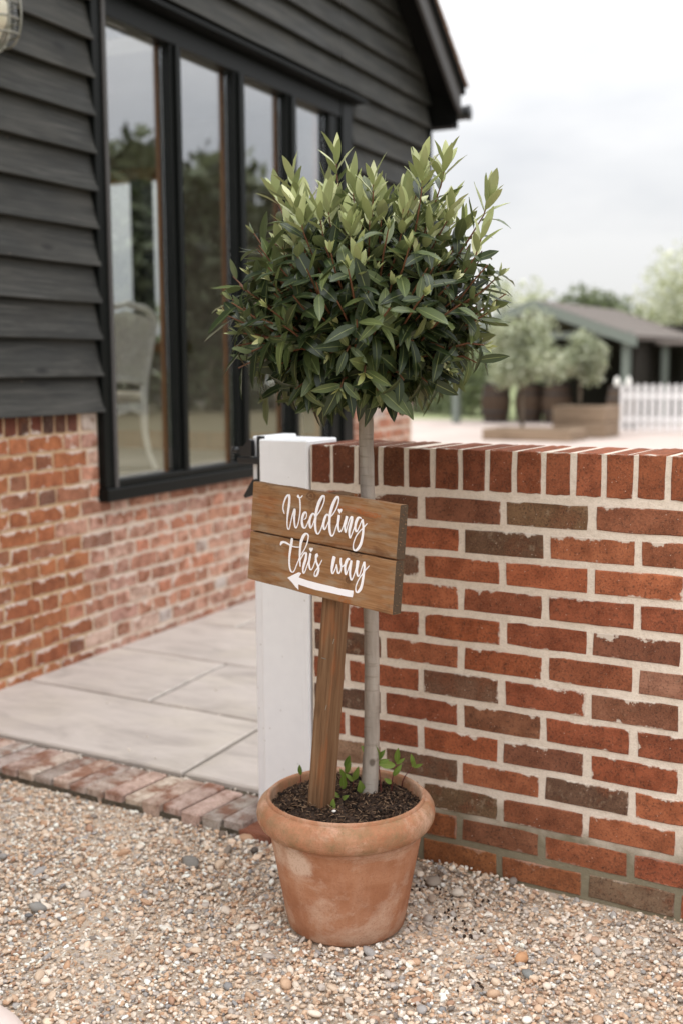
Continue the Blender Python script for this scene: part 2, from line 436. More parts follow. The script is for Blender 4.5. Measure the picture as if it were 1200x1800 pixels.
mb = MB(); mb.add([(-400, -400, -.03), (400, -400, -.03), (400, 400, -.03), (-400, 400, -.03)], [(0, 1, 2, 3)])
part('ground', mb, M_grass, kind='structure')
mb = MB(); mb.box(-9, 9, -9, .16, -.4, -.0048)
part('gravel_bed', mb, M_gbed, kind='structure')
mb = MB(); mb.box(-14, .6, 2.35, 23.0, -.3, .02)
mb.box(-.44, .6, .16, 2.35, -.3, .02)
part('patio', mb, M_patio, kind='structure')
M_yard = ground_mat('worn_yard', [(.3, lin(96, 90, 68)), (.7, lin(122, 112, 88))], 2, .5, .95, 30)
mb = MB(); mb.box(.602, 40, .16, 60, -.3, .015)
part('yard', mb, M_yard, kind='structure')

# ---- gravel: loose stones lying on the bed, too many to count
def ico(sub):
    t = (1 + 5 ** .5) / 2
    v = np.array([(-1, t, 0), (1, t, 0), (-1, -t, 0), (1, -t, 0), (0, -1, t), (0, 1, t), (0, -1, -t), (0, 1, -t), (t, 0, -1), (t, 0, 1), (-t, 0, -1), (-t, 0, 1)], float)
    f = [(0, 11, 5), (0, 5, 1), (0, 1, 7), (0, 7, 10), (0, 10, 11), (1, 5, 9), (5, 11, 4), (11, 10, 2), (10, 7, 6), (7, 1, 8), (3, 9, 4), (3, 4, 2), (3, 2, 6), (3, 6, 8), (3, 8, 9), (4, 9, 5), (2, 4, 11), (6, 2, 10), (8, 6, 7), (9, 8, 1)]
    v /= np.linalg.norm(v, axis=1)[:, None]
    for _ in range(sub):
        v = v.tolist(); cache = {}; nf = []
        def mid(a, b):
            k = (min(a, b), max(a, b))
            if k not in cache:
                q = np.array(v[a]) + np.array(v[b]); v.append((q / np.linalg.norm(q)).tolist()); cache[k] = len(v) - 1
            return cache[k]
        for a, b, c in f:
            x, y, z = mid(a, b), mid(b, c), mid(c, a); nf += [(a, x, z), (b, y, x), (c, z, y), (x, y, z)]
        f = nf; v = np.array(v)
    return v, np.array(f)

def np_mesh(name, V, F, mat, tint=None, uv=None, smooth=True):
    me = bpy.data.meshes.new(name); nv, nf, k = len(V), len(F), F.shape[1]
    me.vertices.add(nv); me.vertices.foreach_set('co', np.ascontiguousarray(V, np.float32).ravel())
    me.loops.add(nf * k); me.loops.foreach_set('vertex_index', np.ascontiguousarray(F, np.int32).ravel())
    me.polygons.add(nf); me.polygons.foreach_set('loop_start', np.arange(0, nf * k, k, dtype=np.int32))
    me.polygons.foreach_set('loop_total', np.full(nf, k, np.int32))
    me.update(calc_edges=True)
    if smooth: me.polygons.foreach_set('use_smooth', np.ones(nf, bool))
    if tint is not None:
        a = me.attributes.new('tint', 'FLOAT_COLOR', 'POINT'); c = np.ones((nv, 4), np.float32); c[:, :3] = tint
        a.data.foreach_set('color', c.ravel())
    if uv is not None:
        u = me.uv_layers.new(name='UVMap'); u.data.foreach_set('uv', np.ascontiguousarray(uv[F.ravel()], np.float32).ravel())
    me.materials.append(mat); me.validate(); return me

rng = np.random.default_rng(11)
def rotmats(n, tilt):
    """random spin about z then a random tilt"""
    a = rng.uniform(0, 2 * np.pi, n); b = rng.normal(0, tilt, n); c = rng.normal(0, tilt, n)
    ca, sa, cb, sb, cc, sc = np.cos(a), np.sin(a), np.cos(b), np.sin(b), np.cos(c), np.sin(c)
    z, o = np.zeros(n), np.ones(n)
    Z = np.stack([np.stack([ca, -sa, z], -1), np.stack([sa, ca, z], -1), np.stack([z, z, o], -1)], 1)
    X = np.stack([np.stack([o, z, z], -1), np.stack([z, cb, -sb], -1), np.stack([z, sb, cb], -1)], 1)
    Y = np.stack([np.stack([cc, z, sc], -1), np.stack([z, o, z], -1), np.stack([-sc, z, cc], -1)], 1)
    return Z @ X @ Y

def pebbles(pos, size, sub, tilt=.45, lump=.2):
    v, f = ico(sub); n = len(pos)
    el = np.stack([rng.uniform(.75, 1.35, n), rng.uniform(.62, 1.05, n), rng.uniform(.36, .66, n)], -1) * size[:, None] * .5
    V = v[None] * (1 + rng.normal(0, lump, (n, len(v), 1)).clip(-.35, .35) * .55) * el[:, None, :]
    V = np.einsum('nij,nkj->nki', rotmats(n, tilt), V) + pos[:, None, :]
    F = f[None] + (np.arange(n) * len(v))[:, None, None]
    return V.reshape(-1, 3), F.reshape(-1, 3), len(v)
PAL = np.array([lin(232, 224, 214)[:3], lin(214, 200, 184)[:3], lin(200, 176, 152)[:3], lin(188, 154, 124)[:3], lin(176, 136, 104)[:3], lin(150, 110, 84)[:3],
                lin(168, 158, 150)[:3], lin(140, 138, 138)[:3], lin(118, 120, 124)[:3], lin(92, 84, 80)[:3], lin(222, 196, 172)[:3]])
PW = np.array([.15, .17, .16, .14, .09, .045, .1, .05, .03, .015, .05]); PW /= PW.sum()
def stone_cols(n):
    c = PAL[rng.choice(len(PAL), n, p=PW)]; c = c * .86 + np.array(lin(214, 200, 184)[:3]) * .14      # all of it a little dusty
    return (c * rng.uniform(1.0, 1.22, (n, 1))).clip(0, .82)

def scatter(n, x0, x1, y0, y1, keep):
    P = np.stack([rng.uniform(x0, x1, n), rng.uniform(y0, y1, n)], -1); return P[keep(P)]
POT = (-.112, -.386)
def gkeep(P):
    x, y = P[:, 0], P[:, 1]
    r = np.hypot(x - POT[0], y - POT[1])
    ok = (y < -.004 - .012) & (r > .142)
    ok &= ~((x < -.615) & (y > -.112))                       # under the brick edging
    ok &= ~((x < -.44) & (x > -.66) & (y > -.02))
    # only the ground the photograph (or a step aside) can see
    ok &= (y > -1.42 + .36 * (x + .45)) | (x < -.4)
    return ok
def gz(P):
    x, y = P[:, 0], P[:, 1]
    h = .0025 * np.sin(x * 5.1 + 1) * np.sin(y * 6.3) + .002 * np.sin(x * 13 + y * 9)
    h += .018 * np.exp(-((y + .02) / .07) ** 2) * (x > -.5) * (.5 + .5 * np.sin(x * 7 + 2))      # banked up along the wall foot
    return h
P = scatter(76000, -2.5, 1.5, -1.55, 0, gkeep)
n = len(P); sz = rng.lognormal(np.log(.0098), .34, n).clip(.004, .02)
z = gz(P) + rng.uniform(-.0045, .004, n)
V1, F1, k1 = pebbles(np.column_stack([P, z]), sz, 0)
T1 = np.repeat(stone_cols(n), k1, 0)
P2 = scatter(1300, -2.5, 1.5, -1.5, 0, gkeep); n2 = len(P2)
s2 = rng.lognormal(np.log(.019), .28, n2).clip(.014, .042)
V2, F2, k2 = pebbles(np.column_stack([P2, gz(P2) + .003]), s2, 1, .3, .12)
T2 = np.repeat(stone_cols(n2), k2, 0)
# a few named darker lumps near the pot and in the left foreground
LUMPS = [(-.02, -.11, .036, (134, 124, 114)), (.06, -.14, .034, (206, 196, 182)), (.02, -.2, .026, (148, 128, 112)), (.06, -.3, .032, (166, 158, 150)), (.32, -.36, .035, (196, 150, 112)), (.36, -.42, .032, (128, 130, 128)),
         (-.78, -.72, .038, (140, 138, 134)), (-.77, -.76, .022, (104, 106, 110)), (-1.08, -.55, .03, (150, 146, 142)), (-.62, -.33, .042, (128, 124, 118)), (-.66, -.14, .03, (118, 104, 92)), (-.58, -.22, .035, (140, 128, 116)), (-.52, -.18, .03, (96, 88, 82))]
V3, F3, k3 = pebbles(np.array([(a, b, .008) for a, b, c, d in LUMPS]), np.array([c for a, b, c, d in LUMPS]), 1, .3, .14)
T3 = np.repeat(np.array([lin(*d)[:3] for a, b, c, d in LUMPS]), k3, 0)
V = np.concatenate([V1, V2, V3]); F = np.concatenate([F1, F2 + len(V1), F3 + len(V1) + len(V2)]); T = np.concatenate([T1, T2, T3])
def gravel_mat():
    g = G('gravel_stone', .78, .3)
    at = g.n('ShaderNodeAttribute', attribute_name='tint').outputs['Color']; co = g.coord('Object')
    n_ = g.noise(co, 420, 3, .6)
    c = g.mix(g.ramp(n_, [(.4, 0.0), (.75, .35)]), at, g.mix(1.0, at, (.6, .52, .46, 1), 'MULTIPLY'))
    c = g.mix(g.ramp(g.noise(co, 2.6, 3), [(.45, 0.0), (.7, .35)]), c, lin(198, 182, 164))     # dusty, trodden patches
    g.color(c); g.bump(n_, .35, .0015); return g.m
M_gravel = gravel_mat()
gme = np_mesh('gravel', V, F, M_gravel, T)
fl = np.ones(len(gme.polygons), bool); cut = np.repeat(rng.random(n) < .55, 20); fl[:len(cut)][cut] = False      # broken, sharp-edged stones among the rounded ones
if len(fl) >= len(cut): gme.polygons.foreach_set('use_smooth', fl)
link('gravel', gme, kind='stuff')
# spilled compost and crumbs behind the pot
P = np.array([(rng.normal(cx, .022), rng.normal(cy, .02)) for cx, cy in [(.075, -.23), (.05, -.17), (-.03, -.13), (.1, -.27), (.18, -.3), (.3, -.5), (.12, -.16)] for _ in range(13)])
Vc, Fc, kc = pebbles(np.column_stack([P, gz(P) + .006]), rng.uniform(.003, .011, len(P)), 0, .8, .3)
M_soil = ground_mat('compost', [(.3, lin(48, 38, 32)), (.7, lin(84, 67, 56))], 120, .8, .95, 400)
link('compost_crumbs', np_mesh('compost_crumbs', Vc, Fc, M_soil), kind='stuff')

# ---- flagstones
def flag_mat():
    g = G('flagstone', .8, .3); co = g.coord('Object', rnd_off=True); cs = g.coord('Object', (2.2, 5, 1), True)
    a = g.noise(cs, 1.6, 5, .6, .8)
    c = g.ramp(a, [(.25, lin(164, 154, 147)), (.5, lin(188, 178, 170)), (.75, lin(200, 190, 182))])
    c = g.mix(g.ramp(g.noise(co, 34, 4, .7), [(.5, 0.0), (.8, .25)]), c, lin(168, 158, 146))
    c = g.mix(g.ramp(g.noise(co, 3.1, 3), [(.5, 0.0), (.72, .3)]), c, lin(206, 196, 178))
    g.color(c); g.bump(g.math('ADD', a, g.math('MULTIPLY', g.noise(co, 90, 3), .25)), .3, .006); return g.m
M_flag = flag_mat()
M_joint = ground_mat('paving_joint', [(.3, lin(70, 64, 54)), (.7, lin(112, 102, 88))], 40, .6, .95, 300)
mb = MB(); mb.box(-3.6, -.46, .118, 2.62, -.3, .019)
path = part('path', mb, M_joint, kind='structure')
def flagstone(x0, x1, y0, y1, sk0=0.0, sk1=0.0):
    """one riven slab; sk = how far its ends lean along x over its depth"""
    g_ = .009; nx = 10; ns = 5; top = []; r_ = rnd
    b = MB(); pts = []
    def P_(u, v): 
        xa = x0 + g_ + sk0 * v; xb = x1 - g_ + sk1 * v
        return xa + (xb - xa) * u, y0 + g_ + (y1 - y0 - 2 * g_) * v
    rim = [(i / nx, 0) for i in range(nx)] + [(1, i / ns) for i in range(ns)] + [(1 - i / nx, 1) for i in range(nx)] + [(0, 1 - i / ns) for i in range(ns)]
    outer, inner, low = [], [], []
    for u, v in rim:
        x, y = P_(u, v); j = r_.uniform(-.0025, .0025); j2 = r_.uniform(-.0025, .0025)
        cu, cv = .5 - u, .5 - v
        outer.append((x + j, y + j2, .031)); low.append((x + j, y + j2, -.02))
        inner.append((x + j + .006 * (1 if cu > .4 else -1 if cu < -.4 else 0), y + j2 + .006 * (1 if cv > .4 else -1 if cv < -.4 else 0), .0365 + r_.uniform(-.0008, .0008)))
    n_ = len(rim)
    b.v = inner + outer + low
    b.f = [tuple(range(n_))] + [(i, n_ + i, n_ + (i + 1) % n_, (i + 1) % n_) for i in range(n_)] + [(n_ + i, 2 * n_ + i, 2 * n_ + (i + 1) % n_, n_ + (i + 1) % n_) for i in range(n_)]
    b.f = [f[::-1] for f in b.f[1:]] + [b.f[0]]
    return part('flagstone', b, M_flag, path)
ROWS = [(.135, .705, [-3.4, -2.62, -1.02, -.46], -.06), (.705, 1.318, [-3.4, -2.7, -1.64, -1.02, -.46], -.075), (1.318, 1.915, [-3.4, -2.5, -1.35, -.46], -.07), (1.915, 2.6, [-3.3, -2.1, -1.2, -.46], -.07)]
for y0, y1, xs, sk in ROWS:
    for i in range(len(xs) - 1):
        flagstone(xs[i], xs[i + 1], y0, y1, sk if 0 < i else 0, sk if i < len(xs) - 2 else 0)
# white chips caught in the joints and strewn on the slabs
P = np.array([(rng.uniform(-1.8, -.65), .122 + rng.normal(0, .006)) for _ in range(70)] + [(rng.uniform(-1.8, -.65), .711 + rng.normal(0, .004)) for _ in range(8)] +
             [(-1.35, .36), (-1.18, .2), (-1.75, .6), (-1.9, 1.2), (-1.31, .22), (-1.05, .3), (-1.5, .95)] + [(rng.uniform(-2, -.7), rng.uniform(-.08, .1)) for _ in range(5)])
zz = np.full(len(P), .032); zz[78:85] = .04; zz[85:] = .036; zz[:70] = .026
Vc, Fc, kc = pebbles(np.column_stack([P, zz]), rng.uniform(.006, .013, len(P)), 0)
link('gravel', np_mesh('stray_gravel', Vc, Fc, M_gravel, np.repeat(np.array([lin(226, 216, 204)[:3]]) * rng.uniform(.75, 1.1, (len(P), 1)), kc, 0)), kind='stuff')

# ---- brick edging between paving and gravel
mb = MB(); mb.box(-3.4, -.612, -.104, .115, -.3, .012)
edging = part('kerb', mb, M_joint, kind='structure')
EC = [(202, 184, 172), (198, 176, 162), (178, 166, 158), (198, 174, 160), (170, 158, 150), (190, 174, 160), (188, 158, 144), (200, 186, 172)]
def slab_brick(lx, ly, lz, seed, ch=.004):
    r_ = random.Random(seed); b = MB(); b.box(-lx / 2, lx / 2, -ly / 2, ly / 2, -lz, 0, ch=ch)
    b.v = [(x + r_.uniform(-.0016, .0016), y + r_.uniform(-.0016, .0016), z + r_.uniform(-.0012, .0012)) for x, y, z in b.v]; return b
e_mesh = [slab_brick(.0665, .213, .09, 40 + i).mesh('edging_brick', M_brick_e) for i in range(4)]
x = -.648
for i in range(37):
    o = link('brick', e_mesh[i % 4], edging, loc=(x, .004 + rnd.uniform(-.004, .004), .034 + rnd.uniform(-.003, .003)))
    o.rotation_euler = (rnd.uniform(-.015, .015), rnd.uniform(-.02, .02), R(-1.2) + rnd.uniform(-.02, .02)); o.color = jit(lin(*EC[rnd.randrange(len(EC))]), .12)
    x -= .0738 + rnd.uniform(-.0012, .0012)
o = link('brick', e_mesh[0], edging, loc=(-.575, -.07, .02)); o.scale = (1.5, .35, 1); o.color = lin(150, 98, 78)

# ================================================================== GARDEN WALL
def brick_mesh(name, w, h, d, mat, seed, jt=.0011, ch=.0035):
    """brick with its ragged-edged face at y=0 looking to -y, centred on x and z"""
    r_ = random.Random(seed); nx, nz_ = 5, 2
    rim = [(-.5 + i / nx, -.5) for i in range(nx)] + [(.5, -.5 + i / nz_) for i in range(nz_)] + [(.5 - i / nx, .5) for i in range(nx)] + [(-.5, .5 - i / nz_) for i in range(nz_)]
    n_ = len(rim); F_, O_, B_ = [], [], []
    for u, v in rim:
        x_, z_ = u * w + r_.uniform(-jt, jt), v * h + r_.uniform(-jt, jt)
        if abs(u) == .5 and abs(v) == .5: x_ *= .992; z_ *= .98
        O_.append((x_, ch, z_)); B_.append((x_, d, z_))
        F_.append((x_ - math.copysign(ch * .8, u) * (abs(u) > .49), r_.uniform(-.0006, .0006), z_ - math.copysign(ch * .8, v) * (abs(v) > .49)))
    b = MB(); b.v = F_ + O_ + B_
    b.f = [tuple(range(n_))] + [(n_ + i, n_ + (i + 1) % n_, (i + 1) % n_, i) for i in range(n_)] + [(2 * n_ + i, 2 * n_ + (i + 1) % n_, n_ + (i + 1) % n_, n_ + i) for i in range(n_)]
    me = b.mesh(name, mat); return me
wall = thing('garden_wall', 'low red brick garden wall with upright brick coping behind the potted bay tree', 'wall')
WX0, WX1, WT = -.447, 1.70, .215
mb = MB(); mb.box(WX0 + .002, WX1, .0028, WT - .003, -.25, 1.0945)
part('mortar', mb, M_mortar, wall)
sm = [brick_mesh('wall_brick', .2095, .0602, .1, M_brick_s, 100 + i, .0017) for i in range(7)]
hm = [brick_mesh('wall_half_brick', .1, .0625, .1, M_brick_s, 140 + i) for i in range(2)]
RED = [(161, 90, 58), (166, 96, 65), (156, 87, 58), (170, 102, 70), (157, 88, 61), (150, 84, 58)]
# bricks that stand out by colour: (course, index) -> colour; even courses start at x=-.5625, odd ones half a brick later
SP = {(1, 1): (112, 92, 68), (1, 0): (128, 82, 62), (1, 2): (126, 78, 58), (1, -1): (108, 80, 64), (2, 0): (78, 64, 50), (2, 2): (134, 82, 58), (3, -1): (92, 78, 68), (4, 0): (134, 76, 54),
      (5, 2): (118, 76, 60), (6, 1): (136, 78, 54), (6, 2): (138, 104, 88), (6, -2): (70, 60, 50), (7, 0): (106, 84, 68), (7, 2): (120, 82, 64), (8, 0): (124, 84, 62), (8, -2): (80, 66, 56),
      (9, 1): (118, 78, 60), (10, -1): (92, 80, 66), (10, 1): (92, 76, 64), (10, -2): (150, 132, 112), (11, 0): (98, 86, 66), (11, 1): (130, 76, 52), (12, 0): (118, 80, 58), (12, -1): (140, 84, 50), (12, 1): (134, 78, 52),
      (13, 0): (138, 90, 52), (13, -1): (128, 88, 50), (13, 1): (140, 88, 56), (13, 2): (104, 96, 80), (14, 0): (108, 92, 70), (14, 1): (120, 80, 56), (14, 2): (120, 92, 66)}
ZB = .9815
for c_ in range(1, 16):
    zc_ = ZB - .0757 * (c_ - .5) - .001
    odd = c_ % 2
    for k in range(-3, 9):
        xc = k * .225 + (.1125 if not odd else 0.0)            # brick k spans perpend k .. k+1 (even) or k-.5 .. k+.5 (odd)
        l, r_ = xc - .1125, xc + .1125
        if r_ < WX0 + .03 or l > WX1 - .03: continue
        me = sm[rnd.randrange(7)]; sc_ = 1.0; xx = xc
        if l < WX0 + .005: l = WX0; sc_ = (r_ - l - .011) / .213; xx = (l + r_ - .011) / 2 + .0055
        if r_ > WX1: r_ = WX1; sc_ = (r_ - l - .011) / .213; xx = (l + r_) / 2
        if sc_ < .2: continue
        o = link('brick', me if sc_ > .7 else hm[k % 2], wall, loc=(xx + rnd.uniform(-.002, .002), rnd.uniform(-.0012, .0012), zc_ + rnd.uniform(-.0014, .0014)))
        if sc_ <= .7: sc_ = sc_ * .213 / .1
        o.scale = (sc_, 1, 1 + rnd.uniform(-.03, .03)); o.rotation_euler = (rnd.uniform(-.006, .006), rnd.uniform(-.006, .006), rnd.uniform(-.006, .006))
        key = (c_, k if not odd else k)
        col = SP.get(key) if key in SP else RED[rnd.randrange(len(RED))]
        if col not in RED: col = tuple(min(255, (.78 * a_ + .22 * b_2) * 1.07) for a_, b_2 in zip(col, (150, 94, 66)))
        o.color = jit(lin(*col), .1)
# coping: bricks on edge, header faces forward
cm = [brick_mesh('coping_brick', .0655, .1035, WT, M_brick_c, 160 + i, .0015) for i in range(5)]
CJ = [-.447, -.382, -.304, -.231, -.156, -.08, -.004, .068, .141, .215, .290, .365, .439, .515]
while CJ[-1] < WX1 - .05: CJ.append(CJ[-1] + .0752)
CC = [(118, 66, 45), (106, 62, 43), (104, 64, 43), (112, 69, 47), (120, 68, 46), (130, 74, 50), (130, 74, 51), (142, 81, 55), (150, 86, 58), (152, 88, 60), (156, 90, 62), (158, 92, 62), (156, 90, 60)]
for i in range(len(CJ) - 1):
    a, b_ = CJ[i], CJ[i + 1]; w_ = b_ - a - (.0125 if i else .006)
    o = link('coping_brick', cm[i % 5], wall, loc=((a + b_) / 2 + (.002 if i == 0 else 0), rnd.uniform(-.0015, .0015), 1.0445 + rnd.uniform(-.001, .001)))
    o.scale = (w_ / .0655, 1, 1 + rnd.uniform(-.01, .01)); o.rotation_euler = (0, rnd.uniform(-.008, .008), rnd.uniform(-.008, .008))
    o.color = jit(lin(*(CC[i] if i < len(CC) else CC[-1])), .08)

# ================================================================== GATE POST
post = thing('gate_post', 'white painted timber gate post with black iron latch at the wall end', 'gate post', (-.545, .07, 0))
L = lambda x0, x1, y0, y1, z0, z1, ch=.003: MB().box(x0 + .545, x1 + .545, y0 - .07, y1 - .07, z0, z1, ch=ch)
auto_smooth(part('upright', L(-.608, -.450, -.006, .15, -.12, 1.106, .004), M_white, post), 30)
auto_smooth(part('stop_board', L(-.655, -.6095, .03, .19, -.1, 1.111, .004), M_white, post), 30)
lat = part('latch_plate', L(-.6345, -.6115, .021, .0315, .93, 1.112, .002), M_iron, post)
kb = MB()
kb.box(-.69 + .545, -.612 + .545, .004 - .07, .0208 - .07, 1.035, 1.054, ch=.003)
part('latch_bar', kb, M_iron, post)
kb = MB()
pr_ = [(-.673, 1.055), (-.640, 1.056), (-.640, 1.10), (-.648, 1.104), (-.668, 1.084), (-.685, 1.082), (-.688, 1.068)]
kb.v = [(x + .545, y - .07, z) for y in (.004, .020) for x, z in pr_]; n_ = len(pr_)
kb.f = [tuple(range(n_)), tuple(range(n_, 2 * n_))[::-1]] + [(i, i + n_, (i + 1) % n_ + n_, (i + 1) % n_) for i in range(n_)]
part('latch_keeper', kb, M_iron, post)
part('thumb_knob', MB().tube([(-.682 + .545, .012 - .07, 1.073), (-.69 + .545, .006 - .07, 1.073), (-.7 + .545, -.002 - .07, 1.073)], [.008, .0095, .0075], 10), M_iron, post, True)
kb = MB()
pr_ = [(-.612, .958), (-.612, .996), (-.64, .992), (-.672, .945), (-.667, .938)]
kb.v = [(x + .545, y - .07, z) for y in (.008, .022) for x, z in pr_]; n_ = len(pr_)
kb.f = [tuple(range(n_)), tuple(range(n_, 2 * n_))[::-1]] + [(i, i + n_, (i + 1) % n_ + n_, (i + 1) % n_) for i in range(n_)]
part('latch_catch', kb, M_iron, post)
for z_ in (.945, 1.02, 1.095):
    part('screw', MB().tube([(-.623 + .545, .0208 - .07, z_), (-.623 + .545, .0185 - .07, z_)], [.0045, .003], 8), M_iron, post, True)

# ================================================================== BARN  (local axes: +x out of the wall, +y along it)
BO, BA = Vector((-2.18662, -.19700, 0)), R(5.14810)
barn = thing('barn', 'black weatherboarded barn on a red brick plinth with a tall four pane window', 'barn', BO, BA)
BM = Matrix.Translation(BO) @ Matrix.Rotation(BA, 4, 'Z')
def Bw(x, y, z): return BM @ Vector((x, y, z))
Y0, Y1 = -3.2, 5.30                       # extent of the wall along y
WY0, WY1, WZ0, WZ1 = 1.414, 3.985, .72, 2.93
SL = math.tan(R(36)); EZ = 3.31           # roof pitch, height where the roof meets the corner
def roof_y(z): return Y1 - (z - EZ) / SL
RIDGE_Y = -.6
mb = MB()
mb.box(-.2, -.004, Y0, WY0 - .002, -.3, 1.12); mb.box(-.2, -.004, WY0 - .002, WY1 + .002, -.3, WZ0 - .002); mb.box(-.2, -.004, WY1 + .002, 5.03, -.3, 1.12)
part('mortar', mb, M_mortar_b, barn)
mb = MB()
mb.box(-.19, -.03, Y0, WY0 - .004, 1.121, WZ1); mb.box(-.19, -.03, WY1 + .004, Y1 - .02, 1.121, WZ1)
zr = EZ + (Y1 - RIDGE_Y) * SL - .12
poly = [(Y0, WZ1), (Y1 - .02, WZ1), (Y1 - .02, EZ - .06), (RIDGE_Y, zr), (Y0, zr - (RIDGE_Y - Y0) * SL)]
n_ = len(poly)
mb.add([(x, y, z) for x in (-.19, -.03) for y, z in poly], [tuple(range(n_))[::-1], tuple(range(n_, 2 * n_))] + [(i, (i + 1) % n_, n_ + (i + 1) % n_, n_ + i) for i in range(n_)])
part('wall', mb, M_blackmatt, barn)
# side and back walls, floor and ceiling of the room behind the glass
mb = MB()
GX0, GX1, GZ0, GZ1 = -4.6, -1.98, 1.43, 2.79
for x0, x1, z0, z1 in [(GX1, -.2, .3, 3.3), (-6.5, GX0, .3, 3.3), (GX0, GX1, .3, GZ0), (GX0, GX1, 2.88, 3.3)]:
    mb.box(x0, x1, 5.15, 5.28, z0, z1)
far = MB(); far.box(-6.62, -6.501, Y0, 5.28, .3, 4.2); part('back_wall', far, M_wallwhite, barn)  # unseen far walls, made white to bounce light onto the chair
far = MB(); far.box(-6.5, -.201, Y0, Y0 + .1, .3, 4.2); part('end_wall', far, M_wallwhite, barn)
mb.box(-5.9, -.3, 3.35, 5.15, 3.2, 3.3)
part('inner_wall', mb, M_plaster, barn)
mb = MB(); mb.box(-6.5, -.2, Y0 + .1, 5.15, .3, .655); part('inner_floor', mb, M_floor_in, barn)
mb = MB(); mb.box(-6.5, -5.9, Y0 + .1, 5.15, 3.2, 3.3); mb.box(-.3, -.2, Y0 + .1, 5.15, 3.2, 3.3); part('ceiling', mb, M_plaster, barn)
mb = MB(); mb.box(-6.4, -.25, 5.125, 5.149, .656, .80); part('skirting', mb, M_oak, barn)
sw = part('side_window', MB().box(GX0, GX1, 5.14, 5.27, 2.791, 2.879), M_oak, barn)
part('sill', MB().box(GX0 - .05, GX1 + .05, 5.08, 5.149, GZ0 + .002, GZ0 + .075), M_oak, sw)
for x0, x1 in ((-2.46, -2.34), (-3.6, -3.48), (GX0, GX0 + .06), (GX1 - .06, GX1)):
    part('mullion', MB().box(x0, x1, 5.13, 5.272, GZ0 + .076, 2.79), M_black, sw)
part('pane', MB().box(GX0 + .061, GX1 - .061, 5.20, 5.205, GZ0 + .077, 2.789), M_clear, sw)

# plinth bricks, Flemish bond
bs = [brick_mesh('plinth_brick', .213, .0625, .1, M_brick_b, 200 + i, .0018) for i in range(5)]
bh = [brick_mesh('plinth_header', .1015, .0625, .1, M_brick_b, 230 + i, .0018) for i in range(4)]
ORANGE = [(168, 104, 70), (178, 114, 78), (158, 96, 66), (172, 108, 72), (152, 100, 76), (166, 112, 86), (180, 118, 82)]
ODK = [(110, 88, 76), (134, 96, 80)]
PINK = [(204, 150, 126), (208, 162, 140), (196, 154, 138), (198, 136, 110), (208, 172, 154), (192, 150, 132), (186, 134, 112), (214, 184, 168)]
PDK = [(150, 108, 94), (200, 188, 182), (166, 126, 108)]
RZ = Matrix.Rotation(R(90), 4, 'Z')
hid = MB()
def plinth_brick(y, z, w, me, nom, col=None):
    # the stretch of plinth that the gate post and sign hide keeps its bricks joined in one part
    if 2.95 < y < 4.35 and z < .95:
        hid.box(-.06, .002, y - w / 2, y + w / 2, z - .031, z + .031); return
    M_ = Matrix.Translation((rnd.uniform(-.0015, .0025), y, z + rnd.uniform(-.002, .002))) @ RZ @ Matrix.Rotation(rnd.uniform(-.012, .012), 4, 'Y') @ Matrix.Diagonal((w / nom, 1, 1 + rnd.uniform(-.04, .04), 1))
    o = link('brick', me, barn, M=M_)
    edge_y = 1.27 + .07 * math.sin(z * 17)
    if col is None:
        if y < edge_y: col = ODK[rnd.randrange(2)] if rnd.random() < .05 else ORANGE[rnd.randrange(len(ORANGE))]
        else: col = PDK[rnd.randrange(3)] if rnd.random() < .07 else PINK[rnd.randrange(len(PINK))]
    o.color = jit(lin(*col), .1)
for c_ in range(14):
    z = 1.03 - .0735 * (c_ + .5)
    y = -.4 + (.1685 if c_ % 2 else 0) + rnd.uniform(-.01, .01); st = True
    while y < 5.02:
        w = .213 if st else .1015
        a, b_ = y, y + w
        lim0, lim1 = -9, 5.02
        if z > WZ0 - .02:
            if a < WY0 < b_ or (a < WY0 and b_ > WY0): b_ = WY0 - .004
            elif WY0 <= a < WY1:
                y += w + .0115; st = not st
                if y > WY1 and y - WY1 < .2 and a < WY1: y = WY1 + .006
                continue
        b_ = min(b_, 5.02)
        if b_ - a > .03:
            big = (b_ - a) > .15
            plinth_brick((a + b_) / 2, z, b_ - a, (bs if big else bh)[rnd.randrange(4)], .213 if big else .1015)
        y += w + .0115 + rnd.uniform(-.002, .002); st = not st
# brick-on-edge course under the boards
bsold = [brick_mesh('plinth_soldier', .064, .105, .1, M_brick_b, 260 + i, .0016) for i in range(4)]
SOLD = [(104, 62, 50), (92, 58, 48), (84, 58, 50), (118, 64, 50), (76, 54, 48), (110, 60, 46)]
y = -.4
while y < 5.0:
    if y < WY0 - .09 or y > WY1 + .01:
        pale = y > 1.27
        M_ = Matrix.Translation((.001, y + .034, 1.088)) @ RZ
        if 1.27 < y < 1.4: 
            M_ = M_ @ Matrix.Diagonal((1.5, 1, 1, 1))
        o = link('brick', bsold[rnd.randrange(4)], barn, M=M_); o.color = jit(lin(*((206, 190, 178) if pale and y < 2 else SOLD[rnd.randrange(6)])), .12)
    y += .0765 if not (1.2 < y < 1.3) else .11
part('bricks', hid, M_brick_b, barn, kind='stuff').color = lin(190, 140, 118)

